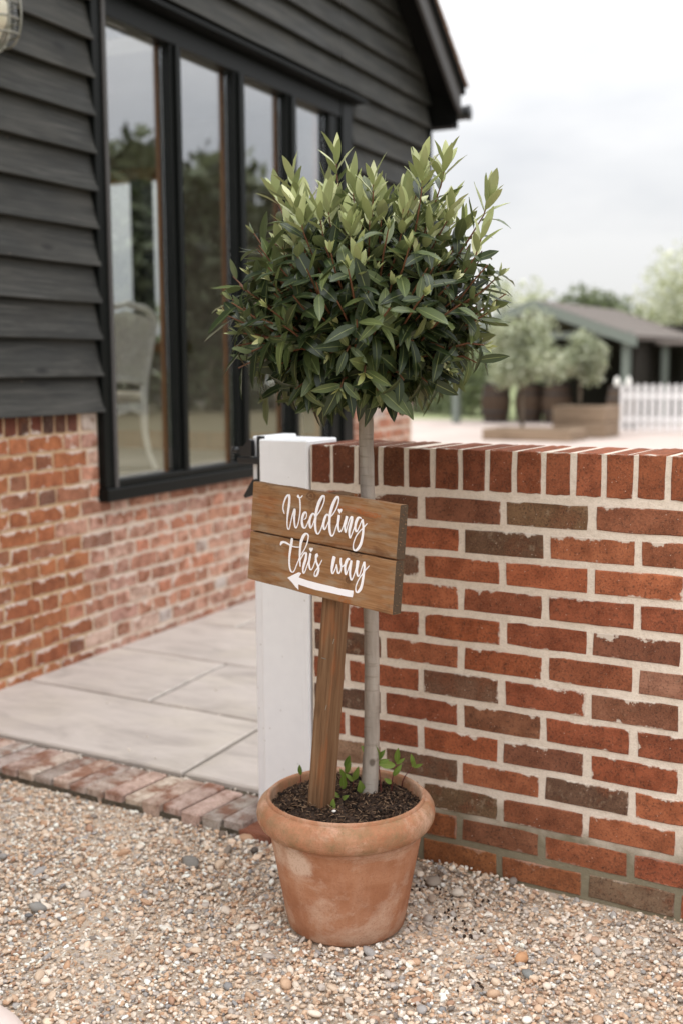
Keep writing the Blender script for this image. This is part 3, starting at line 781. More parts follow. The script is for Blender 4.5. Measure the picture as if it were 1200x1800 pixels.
# weatherboards: feather-edged, each overlapping the one below
BP = .1565
def weatherboard(ya, yb, z, seed):
    r_ = random.Random(seed); n_ = max(2, int((yb - ya) / .35)); b = MB(); h = .186
    for i in range(n_ + 1):
        y_ = ya + (yb - ya) * i / n_; w1 = r_.uniform(-.0015, .0015); w2 = r_.uniform(-.0015, .0015)
        b.v += [(.045 + w1, y_, z + w2), (.058 + w1, y_, z + w2), (.060 + w1, y_, z + .003 + w2), (.016 + w1 * .5, y_, z + h), (.006, y_, z + h)]
    for i in range(n_):
        o = i * 5
        for k in range(5):
            k2 = (k + 1) % 5; b.f.append((o + k, o + k2, o + 5 + k2, o + 5 + k))
    b.f.append((0, 4, 3, 2, 1)); e = n_ * 5; b.f.append((e, e + 1, e + 2, e + 3, e + 4))
    b.v = [(x - .022, y_, z_) for x, y_, z_ in b.v]
    part('weatherboard', b, M_board, barn)
zb = 1.112; k = 0
while zb < 6.5:
    ye = min(Y1, roof_y(zb + .10)) if zb + .10 > EZ else Y1
    if zb < WZ1 - .05:
        weatherboard(Y0 + .02 * (k % 2), WY0 + .010, zb, k)
        weatherboard(WY1 + .012, Y1 - .01, zb, 300 + k)
    elif zb < 5.2 and ye > -2: weatherboard(Y0, ye - .01, zb, 600 + k)
    zb += BP; k += 1
part('corner_board', MB().box(-.12, .036, Y1 - .008, Y1 + .022, 1.13, EZ - .295, ch=.002), M_black, barn)
# roof: right-hand slope seen edge on, verge board, eaves box, tiles, gutter
OV, EY = .19, 5.43                         # verge overhang, eaves line
def rz(y): return EZ + (Y1 - y) * SL
ro = None; lights = []
for (ya, yb, sgn) in ((EY, RIDGE_Y, 1), (RIDGE_Y, Y0 - .3, -1)):
    za = rz(ya) if sgn > 0 else rz(RIDGE_Y); zb_ = rz(RIDGE_Y) if sgn > 0 else rz(RIDGE_Y) - (RIDGE_Y - yb) * SL
    for xa, xb in ((-7, -5.9), (-.3, OV)):
        P_ = [(x, y_, z_ + d) for d in (.03, .10) for x, y_, z_ in ((xa, ya, za), (xb, ya, za), (xb, yb, zb_), (xa, yb, zb_))]
        ro_ = part('roof', MB().add(P_, [(0, 3, 2, 1), (4, 5, 6, 7), (0, 1, 5, 4), (1, 2, 6, 5), (2, 3, 7, 6), (3, 0, 4, 7)]), M_blackmatt, barn)
        if ro is None and xb == OV: ro = ro_
    yl, zl = (ya, za)
    if sgn > 0:
        yl, zl = 3.3, rz(3.3)
        P_ = [(x, y_, z_ + d) for d in (.03, .10) for x, y_, z_ in ((-5.899, ya, za), (-.31, ya, za), (-.31, yl, zl), (-5.899, yl, zl))]
        part('roof', MB().add(P_, [(0, 3, 2, 1), (4, 5, 6, 7), (0, 1, 5, 4), (1, 2, 6, 5), (2, 3, 7, 6), (3, 0, 4, 7)]), M_blackmatt, barn)
    P_ = [(x, y_, z_ + d) for d in (.06, .07) for x, y_, z_ in ((-5.9, yl, zl), (-.3, yl, zl), (-.3, yb, zb_), (-5.9, yb, zb_))]
    lights.append(P_)
for P_ in lights: part('added_rooflight', MB().add(P_, [(0, 3, 2, 1), (4, 5, 6, 7), (0, 1, 5, 4), (1, 2, 6, 5), (2, 3, 7, 6), (3, 0, 4, 7)]), M_clear, ro)  # unseen roof glazing, added to let sky light onto the chair inside
bb = MB(); ye, yt = EY - .01, RIDGE_Y
bd = .165
P_ = [(x, y_, z_) for x in (OV + .003, OV + .028) for y_, z_ in ((ye, rz(ye) - .125), (ye, rz(ye) + .025), (yt, rz(yt) + .025), (yt, rz(yt) - bd + .025), (ye - .09, rz(ye - .09) - bd + .025))]
bb.add(P_, [(0, 1, 2, 3, 4)[::-1], (5, 6, 7, 8, 9)] + [(i, (i + 1) % 5, 5 + (i + 1) % 5, 5 + i) for i in range(5)])
part('bargeboard', bb, M_barge, barn)
bb = MB()
P_ = [(x, y_, z_) for x in (OV + .003, OV + .05) for y_, z_ in ((ye + .03, rz(ye + .03) + .028), (ye + .03, rz(ye + .03) + .098), (yt, rz(yt) + .098), (yt, rz(yt) + .028))]
bb.add(P_, [(3, 2, 1, 0), (4, 5, 6, 7)] + [(i, (i + 1) % 4, 4 + (i + 1) % 4, 4 + i) for i in range(4)])
part('verge_board', bb, M_blackmatt, barn)
# soffit under the verge and the boxed eaves
sf = MB()
P_ = [(x, y_, rz(y_) + d) for d in (-.01, .028) for x, y_ in ((.02, ye), (OV + .002, ye), (OV + .002, yt), (.02, yt))]
sf.add(P_, [(0, 3, 2, 1), (4, 5, 6, 7), (0, 1, 5, 4), (1, 2, 6, 5), (2, 3, 7, 6), (3, 0, 4, 7)])
sf.box(-6.5, OV + .001, Y1 + .0225, EY - .02, EZ - .315, EZ - .295)
sf.box(-6.5, OV + .001, EY - .0195, EY - .001, EZ - .315, EZ - .02)
part('soffit', sf, M_blackmatt, barn)
tm = MB(); tm.box(-.3, 0, 0, .19, 0, .013, ch=.002); tme = tm.mesh('verge_tile', M_tile)
TA = Matrix.Rotation(R(-36), 4, 'X')
t_ = 0; y_ = EY + .045
while y_ > 1.0:
    M_ = Matrix.Translation((OV + .065 + rnd.uniform(-.004, .004), y_, rz(y_) + .1)) @ Matrix.Rotation(R(180 - 36 + 4) , 4, 'X') @ Matrix.Diagonal((1, 1, -1, 1))
    link('tile', tme, ro, M=M_); y_ -= .1
gt = MB(); gt.box(-6.5, .02, EY + .012, EY + .115, EZ - .26 + .03, EZ - .17 + .03, ch=.004); gt.box(-6.5, .05, EY + .002, EY + .012, EZ - .25 + .03, EZ - .18 + .03)
gt = MB(); gt.tube([(-6.5, EY + .085, EZ - .19), (OV + .05, EY + .085, EZ - .19)], .05, 14)
gt.tube([(OV + .05, EY + .085, EZ - .19), (OV + .06, EY + .085, EZ - .19)], .056, 14)
part('gutter', gt, M_gutter, barn, True)

# ---- the tall window: frame, four panes, mullions, hood, sill
FX = .034
fr = MB()
fr.box(-.06, FX, WY0, WY0 + .085, WZ0 + .055, 2.905, ch=.003)            # left jamb
fr.box(-.07, FX - .02, 3.712, 3.84, .7835, 2.80, ch=.003); fr.box(-.05, FX, 3.842, WY1, WZ0 + .055, 2.905, ch=.003)
fr.box(-.06, FX - .006, WY0 + .0855, 3.8415, 2.802, 2.905, ch=.003)      # head
fr.box(-.06, FX + .02, WY0 - .012, WY1 + .012, WZ0 - .004, WZ0 + .054, ch=.004)     # bottom rail
win = part('window', fr, M_black, barn)
part('sill', MB().box(-.02, FX + .004, WY0 + .086, 3.841, WZ0 + .0545, WZ0 + .088, ch=.004), M_black, win)
hd = MB(); P_ = [(-.03, 2.908), (FX + .07, 2.915), (FX + .072, 2.935), (-.03, 2.965)]
hd.add([(x, y_, z) for y_ in (WY0 - .03, WY1 + .075) for x, z in P_], [(0, 1, 2, 3), (7, 6, 5, 4)] + [(i, 4 + i, 4 + (i + 1) % 4, (i + 1) % 4) for i in range(4)])
part('hood', hd, M_black, win)
MU = [(2.012, 2.108), (2.592, 2.702), (3.162, 3.275)]
for a, b_ in MU:
    mm_ = MB(); mm_.box(-.045, FX - .012, a, b_, WZ0 + .0885, 2.8015, ch=.004); mm_.box(FX - .0118, FX + .004, a + .03, b_ - .03, WZ0 + .0885, 2.8015, ch=.003)
    part('mullion', mm_, M_black, win)
    part('lining', MB().box(-.07, -.0455, a + .002, b_ - .004, WZ0 + .08, 2.81), M_oak, win)
part('lining', MB().box(-.1, -.071, 3.705, 3.80, WZ0 + .08, 2.81), M_oak, win)
part('lit_arris', MB().box(FX + .0005, FX + .012, WY0 + .058, WY0 + .082, WZ0 + .0545, 2.9, ch=.002), M_barge, win)  # paler strip stands in for light catching the jamb's front arris
part('inner_sill', MB().box(-.24, -.061, WY0 + .08, 3.70, WZ0 + .04, WZ0 + .072), M_floor_in, win)
edges = [WY0 + .0855] + [v for p in MU for v in p] + [3.7115]
for i in range(4):
    part('pane', MB().box(-.03, -.024, edges[2 * i] + .0005, edges[2 * i + 1] - .0005, WZ0 + .089, 2.8012), M_glass, win)

# ---- bulkhead lamp by the window
lamp = thing('wall_lamp', 'oval caged bulkhead lamp high on the black boarded wall', 'lamp', Bw(.018, .805, 2.625), BA)
def oval(t, a, b): return a * math.cos(t), b * math.sin(t)
mb = MB(); n_ = 28; prof = [(1.0, 0), (1.0, .02), (.9, .03), (.0, .03)]
vs = [(x, *oval(2 * math.pi * k / n_, .088 * s_, .15 * s_)) for s_, x in prof[:3] for k in range(n_)]
mb.add(vs, [(j * n_ + k, j * n_ + (k + 1) % n_, (j + 1) * n_ + (k + 1) % n_, (j + 1) * n_ + k) for j in range(2) for k in range(n_)] + [tuple(range(2 * n_, 3 * n_))])
M_galv = paint('galvanised_metal', lin(150, 148, 138), .4, .15, .1, 60, .5); M_galv.node_tree.nodes['Principled BSDF'].inputs['Metallic'].default_value = .6
part('base', mb, M_galv, lamp, True)
def dome(r0, r1, d0, dep, ny=8):
    vs, fs = [], []
    for j in range(ny + 1):
        a = j / ny * math.pi / 2; s_ = math.cos(a); x = d0 + dep * math.sin(a)
        s_ = max(s_ ** .55, .001)
        for k in range(n_): vs.append((x, *oval(2 * math.pi * k / n_, r0 * s_, r1 * s_)))
    for j in range(ny):
        for k in range(n_): fs.append((j * n_ + k, j * n_ + (k + 1) % n_, (j + 1) * n_ + (k + 1) % n_, (j + 1) * n_ + k))
    return MB().add(vs, fs)
part('glass_cover', dome(.07, .128, .03, .085), M_lampglass, lamp, True)
part('reflector', dome(.045, .1, .03, .02), paint('lamp_reflector', lin(226, 222, 208), .4, .03, 0), lamp, True)
part('bulb', MB().tube([(.055, 0, -.07), (.06, 0, -.03), (.06, 0, .03), (.055, 0, .07)], [.01, .028, .028, .01], 12), paint('lamp_bulb', lin(236, 230, 214), .3, .02, 0), lamp, True)
cg = MB()
for z_ in (-.085, -.03, .03, .085):
    w = .078 * math.sqrt(max(0, 1 - (z_ / .14) ** 2))
    cg.tube([(.028, -w - .004, z_)] + [(.03 + .1 * math.sin(t) ** .6, -w * math.cos(t), z_) for t in [math.pi * i / 10 for i in range(1, 10)]] + [(.028, w + .004, z_)], .0038, 6)
for y_ in (-.034, .034):
    hgt = .14 * math.sqrt(max(0, 1 - (y_ / .082) ** 2))
    cg.tube([(.028, y_, -hgt)] + [(.032 + .1 * math.sin(t) ** .6, y_, -hgt * math.cos(t)) for t in [math.pi * i / 12 for i in range(1, 12)]] + [(.028, y_, hgt)], .0038, 6)
cg.tube([(.034, *oval(2 * math.pi * k / n_, .08, .14)) for k in range(n_ + 1)], .005, 6, cap=False)
part('cage', cg, M_galv, lamp, True)

# ---- french style chair inside, back to the window
def french_chair(loc, rotz, label, group=None):
    t = thing('dining_chair', label, 'chair', loc, rotz, group)
    W = .235
    # back outline: from left foot of the panel up over a crested top and down
    def outline(s_=1.0, top=1.04, bot=.56):
        pts = []
        for i in range(25):
            u = i / 24; a = u * 2 - 1
            if abs(a) > .55: 
                k = (abs(a) - .55) / .45; x = math.copysign(W * (1 - .12 * k) * s_, a); z = .93 - (.93 - bot) * k
            else:
                k = abs(a) / .55; x = math.copysign(W * min(1, k * 1.05) * s_, a); z = top - .11 * k ** 2.2 - .012 * math.sin(k * math.pi * 2)
            pts.append((x, z))
        return pts
    def yb(z): return -.2 - (z - .45) * .2
    o_ = outline(); b = MB(); b.tube([(x, yb(z), z) for x, z in o_], .026, 8, flat=.8)
    b.tube([(-W * .9, yb(.56), .56), (-.1, yb(.575), .575), (0, yb(.585), .585), (.1, yb(.575), .575), (W * .9, yb(.56), .56)], [.026, .022, .026, .022, .026], 8)
    part('back_frame', b, M_white_chair, t, True)
    b = MB(); inn = outline(.92, 1.0, .57); b.v = [(x, yb(z) + d, z) for d in (-.004, .004) for x, z in inn]; n2_ = len(inn)
    b.f = [tuple(range(n2_)), tuple(range(n2_, 2 * n2_))[::-1]]
    part('cane_panel', b, M_cane, t)
    b = MB(); z = .6
    while z < .97:
        w = W * .9 if z < .9 else W * .9 * (1 - ((z - .9) / .12) ** 2 * .6)
        b.tube([(-w, yb(z) - .006, z), (w, yb(z) - .006, z)], .0035, 5); z += .013
    part('cane_strands', b, M_white_chair, t)
    b = MB(); b.box(-.235, .235, -.2, .24, .43, .5, ch=.022); auto_smooth(part('seat_cushion', b, M_cushion, t), 50)
    b = MB()
    for (x0, y0, x1, y1) in ((-.23, .23, .23, .23), (-.21, -.2, .21, -.2), (-.23, -.2, -.23, .23), (.23, -.2, .23, .23)):
        vs = []
        for i in range(9):
            u = i / 8; x = x0 + (x1 - x0) * u; y_ = y0 + (y1 - y0) * u; sag = .015 * math.cos(u * math.pi * 4) + .012 * abs(u - .5)
            dx, dy = (0, .012) if x0 != x1 else (.012, 0)
            vs += [(x - dx, y_ - dy, .43), (x + dx, y_ + dy, .43), (x + dx, y_ + dy, .372 - sag), (x - dx, y_ - dy, .372 - sag)]
        b.add(vs, [(i * 4 + k, i * 4 + (k + 1) % 4, i * 4 + 4 + (k + 1) % 4, i * 4 + 4 + k) for i in range(8) for k in range(4)])
    part('apron', b, M_white_chair, t)
    for sx in (-1, 1):
        part('leg', MB().tube([(sx * .205, yb(.58), .58), (sx * .205, -.215, .48), (sx * .21, -.205, .38), (sx * .2, -.22, .25), (sx * .205, -.245, .12), (sx * .215, -.29, .03), (sx * .215, -.3, 0)], [.024, .026, .027, .021, .018, .018, .02], 9), M_white_chair, t, True)
        part('leg', MB().tube([(sx * .222, .222, .43), (sx * .235, .24, .36), (sx * .225, .235, .25), (sx * .205, .215, .12), (sx * .215, .235, .03), (sx * .225, .25, 0)], [.03, .032, .024, .017, .018, .022], 9), M_white_chair, t, True)
    return t
M_cane = paint('cane_weave', lin(240, 236, 226), .6, .06, .4, 120)
french_chair(Bw(-1.42, 3.26, .656), R(82), 'white painted cane backed chair standing behind the first window pane')
# cream pedestal behind the last pane
ped = thing('pedestal', 'cream turned wooden pedestal seen through the fourth window pane', 'pedestal', Bw(-.62, 4.35, .656), BA)
part('column', MB().lathe([(0.001, 0), (.15, 0), (.15, .05), (.11, .08), (.09, .12), (.085, .3), (.1, .46), (.14, .5), (.14, .53), (.001, .53)], 28), M_white_chair, ped, True)
part('top', MB().lathe([(0.001, .531), (.17, .531), (.175, .545), (.17, .56), (.001, .56)], 28), M_white_chair, ped, True)

# ================================================================== POT, COMPOST
def terracotta():
    g = G('terracotta', .82, .25); co = g.coord('Object')
    n1 = g.noise(g.coord('Object', (1, 1, 1.9)), 7, 6, .66, .3); cs = g.coord('Object', (26, 26, 5)); n2 = g.noise(cs, 1.0, 4, .6); n3 = g.noise(co, 240, 3, .6)
    c = g.ramp(n1, [(.28, lin(148, 98, 70)), (.46, lin(166, 114, 84)), (.62, lin(180, 130, 100)), (.8, lin(178, 140, 116))])
    c = g.mix(g.ramp(n2, [(.46, 0.0), (.72, .5)]), c, lin(190, 148, 122))
    # lime bloom
    cb = g.coord('Object', (1, 1, 1.5)); w = g.noise(cb, 6.5, 6, .68, .25)
    c = g.mix(g.ramp(w, [(.49, 0.0), (.63, .68)]), c, lin(204, 174, 152))
    sx = g.n('ShaderNodeSeparateXYZ'); g.l(co, sx.inputs[0])
    # pale scar below the rim on the left and algae on the roll of the rim
    def blob(x, y, z, r, k):
        vm_ = g.n('ShaderNodeVectorMath', operation='DISTANCE'); g.l(co, vm_.inputs[0]); vm_.inputs[1].default_value = (x, y, z)
        d = g.math('ADD', vm_.outputs['Value'], g.math('MULTIPLY', g.math('SUBTRACT', g.noise(co, 24, 4), .5), .05))
        return g.math('MULTIPLY', g.ramp(d, [(r - .012, 1.0), (r + .004, 0.0)]), k)
    c = g.mix(blob(-.02, -.168, .205, .038, .8), c, lin(212, 186, 166))
    c = g.mix(blob(-.085, -.15, .218, .03, .7), c, lin(210, 182, 160))
    rim = g.math('MULTIPLY', g.ramp(sx.outputs['Z'], [(.228, 0.0), (.24, 1.0), (.30, 1.0), (.315, .2)]), g.ramp(g.noise(co, 34, 5, .65), [(.42, 0.0), (.66, .6)]))
    rim = g.math('ADD', rim, g.math('MULTIPLY', g.ramp(sx.outputs['Z'], [(.228, 0.0), (.236, .7), (.30, .7), (.315, .2)]), g.ramp(g.noise(co, 150, 4, .7), [(.5, 0.0), (.68, .6)])), clamp=True)
    c = g.mix(rim, c, lin(132, 112, 82))
    c = g.mix(g.ramp(n3, [(.52, 0.0), (.7, .45)]), c, lin(140, 92, 68))
    g.color(c)
    g.bump(g.math('ADD', g.math('MULTIPLY', n3, .5), g.math('ADD', g.math('MULTIPLY', n2, .8), n1)), .35, .003)
    return g.m
M_terra = terracotta()
PX, PY = POT
potb = thing('plant_pot', 'terracotta plant pot with a thick rolled rim standing on the gravel', 'pot', (PX, PY, 0))
prof = [(.001, .0), (.13, 0), (.137, .006), (.146, .05), (.160, .13), (.1755, .212), (.178, .225), (.183, .230), (.180, .235), (.186, .239)]
for i in range(9):
    a = -math.pi / 2 + i / 8 * math.pi; prof.append((.1845 + .0235 * math.cos(a), .272 + .032 * math.sin(a)))
prof += [(.1842, .3015), (.1836, .3105), (.181, .3125), (.177, .3105), (.1755, .306), (.174, .29), (.170, .24), (.001, .24)]
pm = MB().lathe(prof, 72)
pm.v = [(x * (1 + .006 * math.sin(3 * math.atan2(y, x) + 1)), y * (1 + .006 * math.sin(3 * math.atan2(y, x) + 1)), z + .002 * math.sin(2 * math.atan2(y, x))) for x, y, z in pm.v]
auto_smooth(part('bowl', pm, M_terra, potb), 55)

# compost: heaped crumbly surface with bark fibres
SZ = .288
def soil_h(r, a): return SZ + .012 * (1 - (r / .174) ** 2) + .006 * math.sin(3 * a + 9 * r) + .004 * math.sin(7 * a - 40 * r) + rnd.uniform(-.003, .003)
mb = MB(); nr, na = 18, 60
mb.v = [(PX, PY, SZ + .012)]
for j in range(1, nr + 1):
    for k in range(na):
        r_ = .1735 * j / nr; a = 2 * math.pi * k / na; mb.v.append((PX + r_ * math.cos(a), PY + r_ * math.sin(a), soil_h(r_, a)))
mb.f = [(0, 1 + k, 1 + (k + 1) % na) for k in range(na)] + [(1 + (j - 1) * na + k, 1 + j * na + k, 1 + j * na + (k + 1) % na, 1 + (j - 1) * na + (k + 1) % na) for j in range(1, nr) for k in range(na)]
part('compost', mb, M_soil, None, True, kind='stuff')
nc = 2600
rr = .171 * np.sqrt(rng.uniform(0, 1, nc)); aa = rng.uniform(0, 2 * np.pi, nc)
cp_ = np.column_stack([PX + rr * np.cos(aa), PY + rr * np.sin(aa), SZ + .012 * (1 - (rr / .174) ** 2) + .006 * np.sin(3 * aa + 9 * rr) + rng.uniform(-.001, .006, nc)])
Vc, Fc, kc = pebbles(cp_, rng.lognormal(np.log(.0052), .4, nc).clip(.0025, .014), 0, .8, .3)
CT = np.array([lin(58, 45, 37)[:3], lin(42, 33, 28)[:3], lin(76, 59, 47)[:3], lin(32, 26, 22)[:3]])
Tc = np.repeat(CT[rng.integers(0, 4, nc)], kc, 0)
# bark fibres
nf_ = 1300; rr = .168 * np.sqrt(rng.uniform(0, 1, nf_)); aa = rng.uniform(0, 2 * np.pi, nf_)
ctr = np.column_stack([PX + rr * np.cos(aa), PY + rr * np.sin(aa), SZ + .014 * (1 - (rr / .174) ** 2) + .006 * np.sin(3 * aa + 9 * rr) + rng.uniform(.001, .009, nf_)])
box = np.array([(x, y, z) for x in (-.5, .5) for y in (-.5, .5) for z in (-.5, .5)])
ftri = np.array([(0, 1, 3), (0, 3, 2), (4, 6, 7), (4, 7, 5), (0, 4, 5), (0, 5, 1), (2, 3, 7), (2, 7, 6), (0, 2, 6), (0, 6, 4), (1, 5, 7), (1, 7, 3)])
dims = np.column_stack([rng.uniform(.004, .015, nf_), rng.uniform(.0006, .0014, nf_), rng.uniform(.0006, .0014, nf_)])
Vf = np.einsum('nij,nkj->nki', rotmats(nf_, .35), box[None] * dims[:, None, :]) + ctr[:, None, :]
Ff = (ftri[None] + (np.arange(nf_) * 8)[:, None, None]).reshape(-1, 3); Vf = Vf.reshape(-1, 3)
FT = np.array([lin(112, 88, 68)[:3], lin(90, 68, 53)[:3], lin(146, 120, 96)[:3], lin(66, 50, 40)[:3]])
Tf = np.repeat(FT[rng.integers(0, 4, nf_)], 8, 0)
gm_ = G('compost_bits', .95, .15); at_ = gm_.n('ShaderNodeAttribute', attribute_name='tint'); gm_.color(at_.outputs['Color'])
link('compost', np_mesh('compost_bits', np.concatenate([Vc, Vf]), np.concatenate([Fc, Ff + len(Vc)]), gm_.m, np.concatenate([Tc, Tf]), smooth=False), kind='stuff')
Vc, Fc, kc = pebbles(np.array([[PX + .022, PY - .088, SZ + .014]]), np.array([.012]), 1, .3, .1)
link('pebble', np_mesh('pebble', Vc, Fc, M_gravel, np.repeat(np.array([lin(226, 220, 212)[:3]]), kc, 0)), label='small white pebble lying on the compost in the pot', category='stone')

# ================================================================== SIGN
SPOTS = [(.0037, .0942, .008, .006, 1.0, (52, 34, 24)), (-.034, .104, .022, .016, .8, (84, 56, 38)), (-.02, .085, .03, .03, .5, (108, 74, 48)), (.0985, -.0635, .012, .011, .95, (70, 46, 32)), (.095, -.06, .03, .03, .5, (110, 76, 50)),
         (.115, -.004, .03, .008, .7, (84, 58, 40)), (.0907, -.1121, .026, .02, .7, (150, 88, 46)), (-.1031, -.0209, .05, .012, .45, (120, 78, 46)), (.1501, .0847, .045, .007, .75, (160, 88, 44)), (.09, .09, .05, .008, .6, (158, 88, 44)), (-.16, -.03, .03, .02, .4, (112, 80, 54))]
M_plank = wood('sign_plank', [(.3, lin(100, 68, 42)), (.43, lin(132, 94, 62)), (.55, lin(148, 110, 76)), (.7, lin(166, 132, 98))], 1.0, 0, .75, .6, True, .2, (lin(66, 44, 28), .85), .0015, (lin(92, 76, 60), lin(66, 54, 44)), SPOTS)
M_stake = wood('sign_stake', [(.3, lin(80, 56, 40)), (.43, lin(106, 78, 55)), (.55, lin(122, 93, 68)), (.7, lin(142, 114, 88))], 1.0, 2, .75, .6, True, .2, (lin(54, 36, 24), .85))
M_vinyl = paint('white_vinyl', lin(244, 242, 246), .45, .01, 0)
sign = thing('wooden_sign', 'wooden arrow sign reading Wedding this way on a leaning stake in the pot', 'sign', (-.1535, -.458, .262))
SB = Vector((-.1535, -.458, .262))
# stake: square post leaning right
st_d = (Vector((-.072, -.452, 1.026)) - Vector((-.1435, -.458, .2))).normalized()
yaw = R(-8); xr = Vector((math.cos(yaw), math.sin(yaw), 0)); xr = (xr - st_d * xr.dot(st_d)).normalized(); yr_ = st_d.cross(xr)
SM = Matrix(((xr.x, yr_.x, st_d.x, 0), (xr.y, yr_.y, st_d.y, 0), (xr.z, yr_.z, st_d.z, 0), (0, 0, 0, 1)))
p0 = Vector((-.1435, -.458, .2)) - SB
SM.translation = p0
b = MB()
for i in range(9):
    z_ = .829 * i / 8
    for (x_, y_) in ((-.0225, -.0205), (-.0205, -.0225), (.0205, -.0225), (.0225, -.0205), (.0225, .0205), (.0205, .0225), (-.0205, .0225), (-.0225, .0205)):
        b.v.append((x_ + rnd.uniform(-.0006, .0006), y_ + rnd.uniform(-.0006, .0006), z_))
for i in range(8):
    for k in range(8): b.f.append((i * 8 + k, i * 8 + (k + 1) % 8, i * 8 + 8 + (k + 1) % 8, i * 8 + 8 + k))
b.f += [tuple(range(8))[::-1], tuple(range(64, 72))]
part('stake', b, M_stake, sign, M=SM)
for (x_, z_, a) in ((-.004, .455, 90), (.012, .345, 12), (.02, .5, 14)):
    q = MB(); q.tube([(0, 0, -.006), (0, 0, .006)], .0008, 5)
    part('staple', q, M_galv, sign, M=SM @ Matrix.Translation((x_, -.0228, z_)) @ Matrix.Rotation(R(a), 4, 'Y'))
SR = Matrix(((.9646, .2585 * 0 + .2585, .0525), (-.2611, .9641, .0492), (-.0379, -.0612, .9974)))
S4 = SR.to_4x4(); S4.translation = Vector((-.1159, -.4863, .9126)) - SB
def plank(x0, x1, z0, z1, th, seed):
    r_ = random.Random(seed); b = MB(); n_ = 14; c = .0022
    prof = [(c, 0), (0, c), (0, 1 - c), (c, 1)]
    for i in range(n_ + 1):
        u = i / n_; x_ = x0 + (x1 - x0) * u
        wa, wb_ = r_.uniform(-.0007, .0007), r_.uniform(-.0007, .0007)
        A, B_ = z0 + wa, z1 + wb_
        for (y_, z_) in ((c, A), (0, A + c), (0, B_ - c), (c, B_), (th - c, B_), (th, B_ - c), (th, A + c), (th - c, A)):
            xx = x_ + (r_.uniform(-.0012, .0012) if i in (0, n_) else 0); b.v.append((xx, y_, z_))
    for i in range(n_):
        for k in range(8): b.f.append((i * 8 + k, i * 8 + 8 + k, i * 8 + 8 + (k + 1) % 8, i * 8 + (k + 1) % 8))
    b.f += [tuple(range(8)), tuple(range(n_ * 8, n_ * 8 + 8))[::-1]]
    return b
pl1 = part('plank', plank(-.2335, .2335, .0016, .1153, .025, 1), M_plank, sign, M=S4)
pl2 = part('plank', plank(-.2345, .2325, -.1153, -.0016, .025, 2), M_plank, sign, M=S4)
pl1['label'] = 'upper plank with the word Wedding'; pl2['label'] = 'lower plank with this way and the arrow'
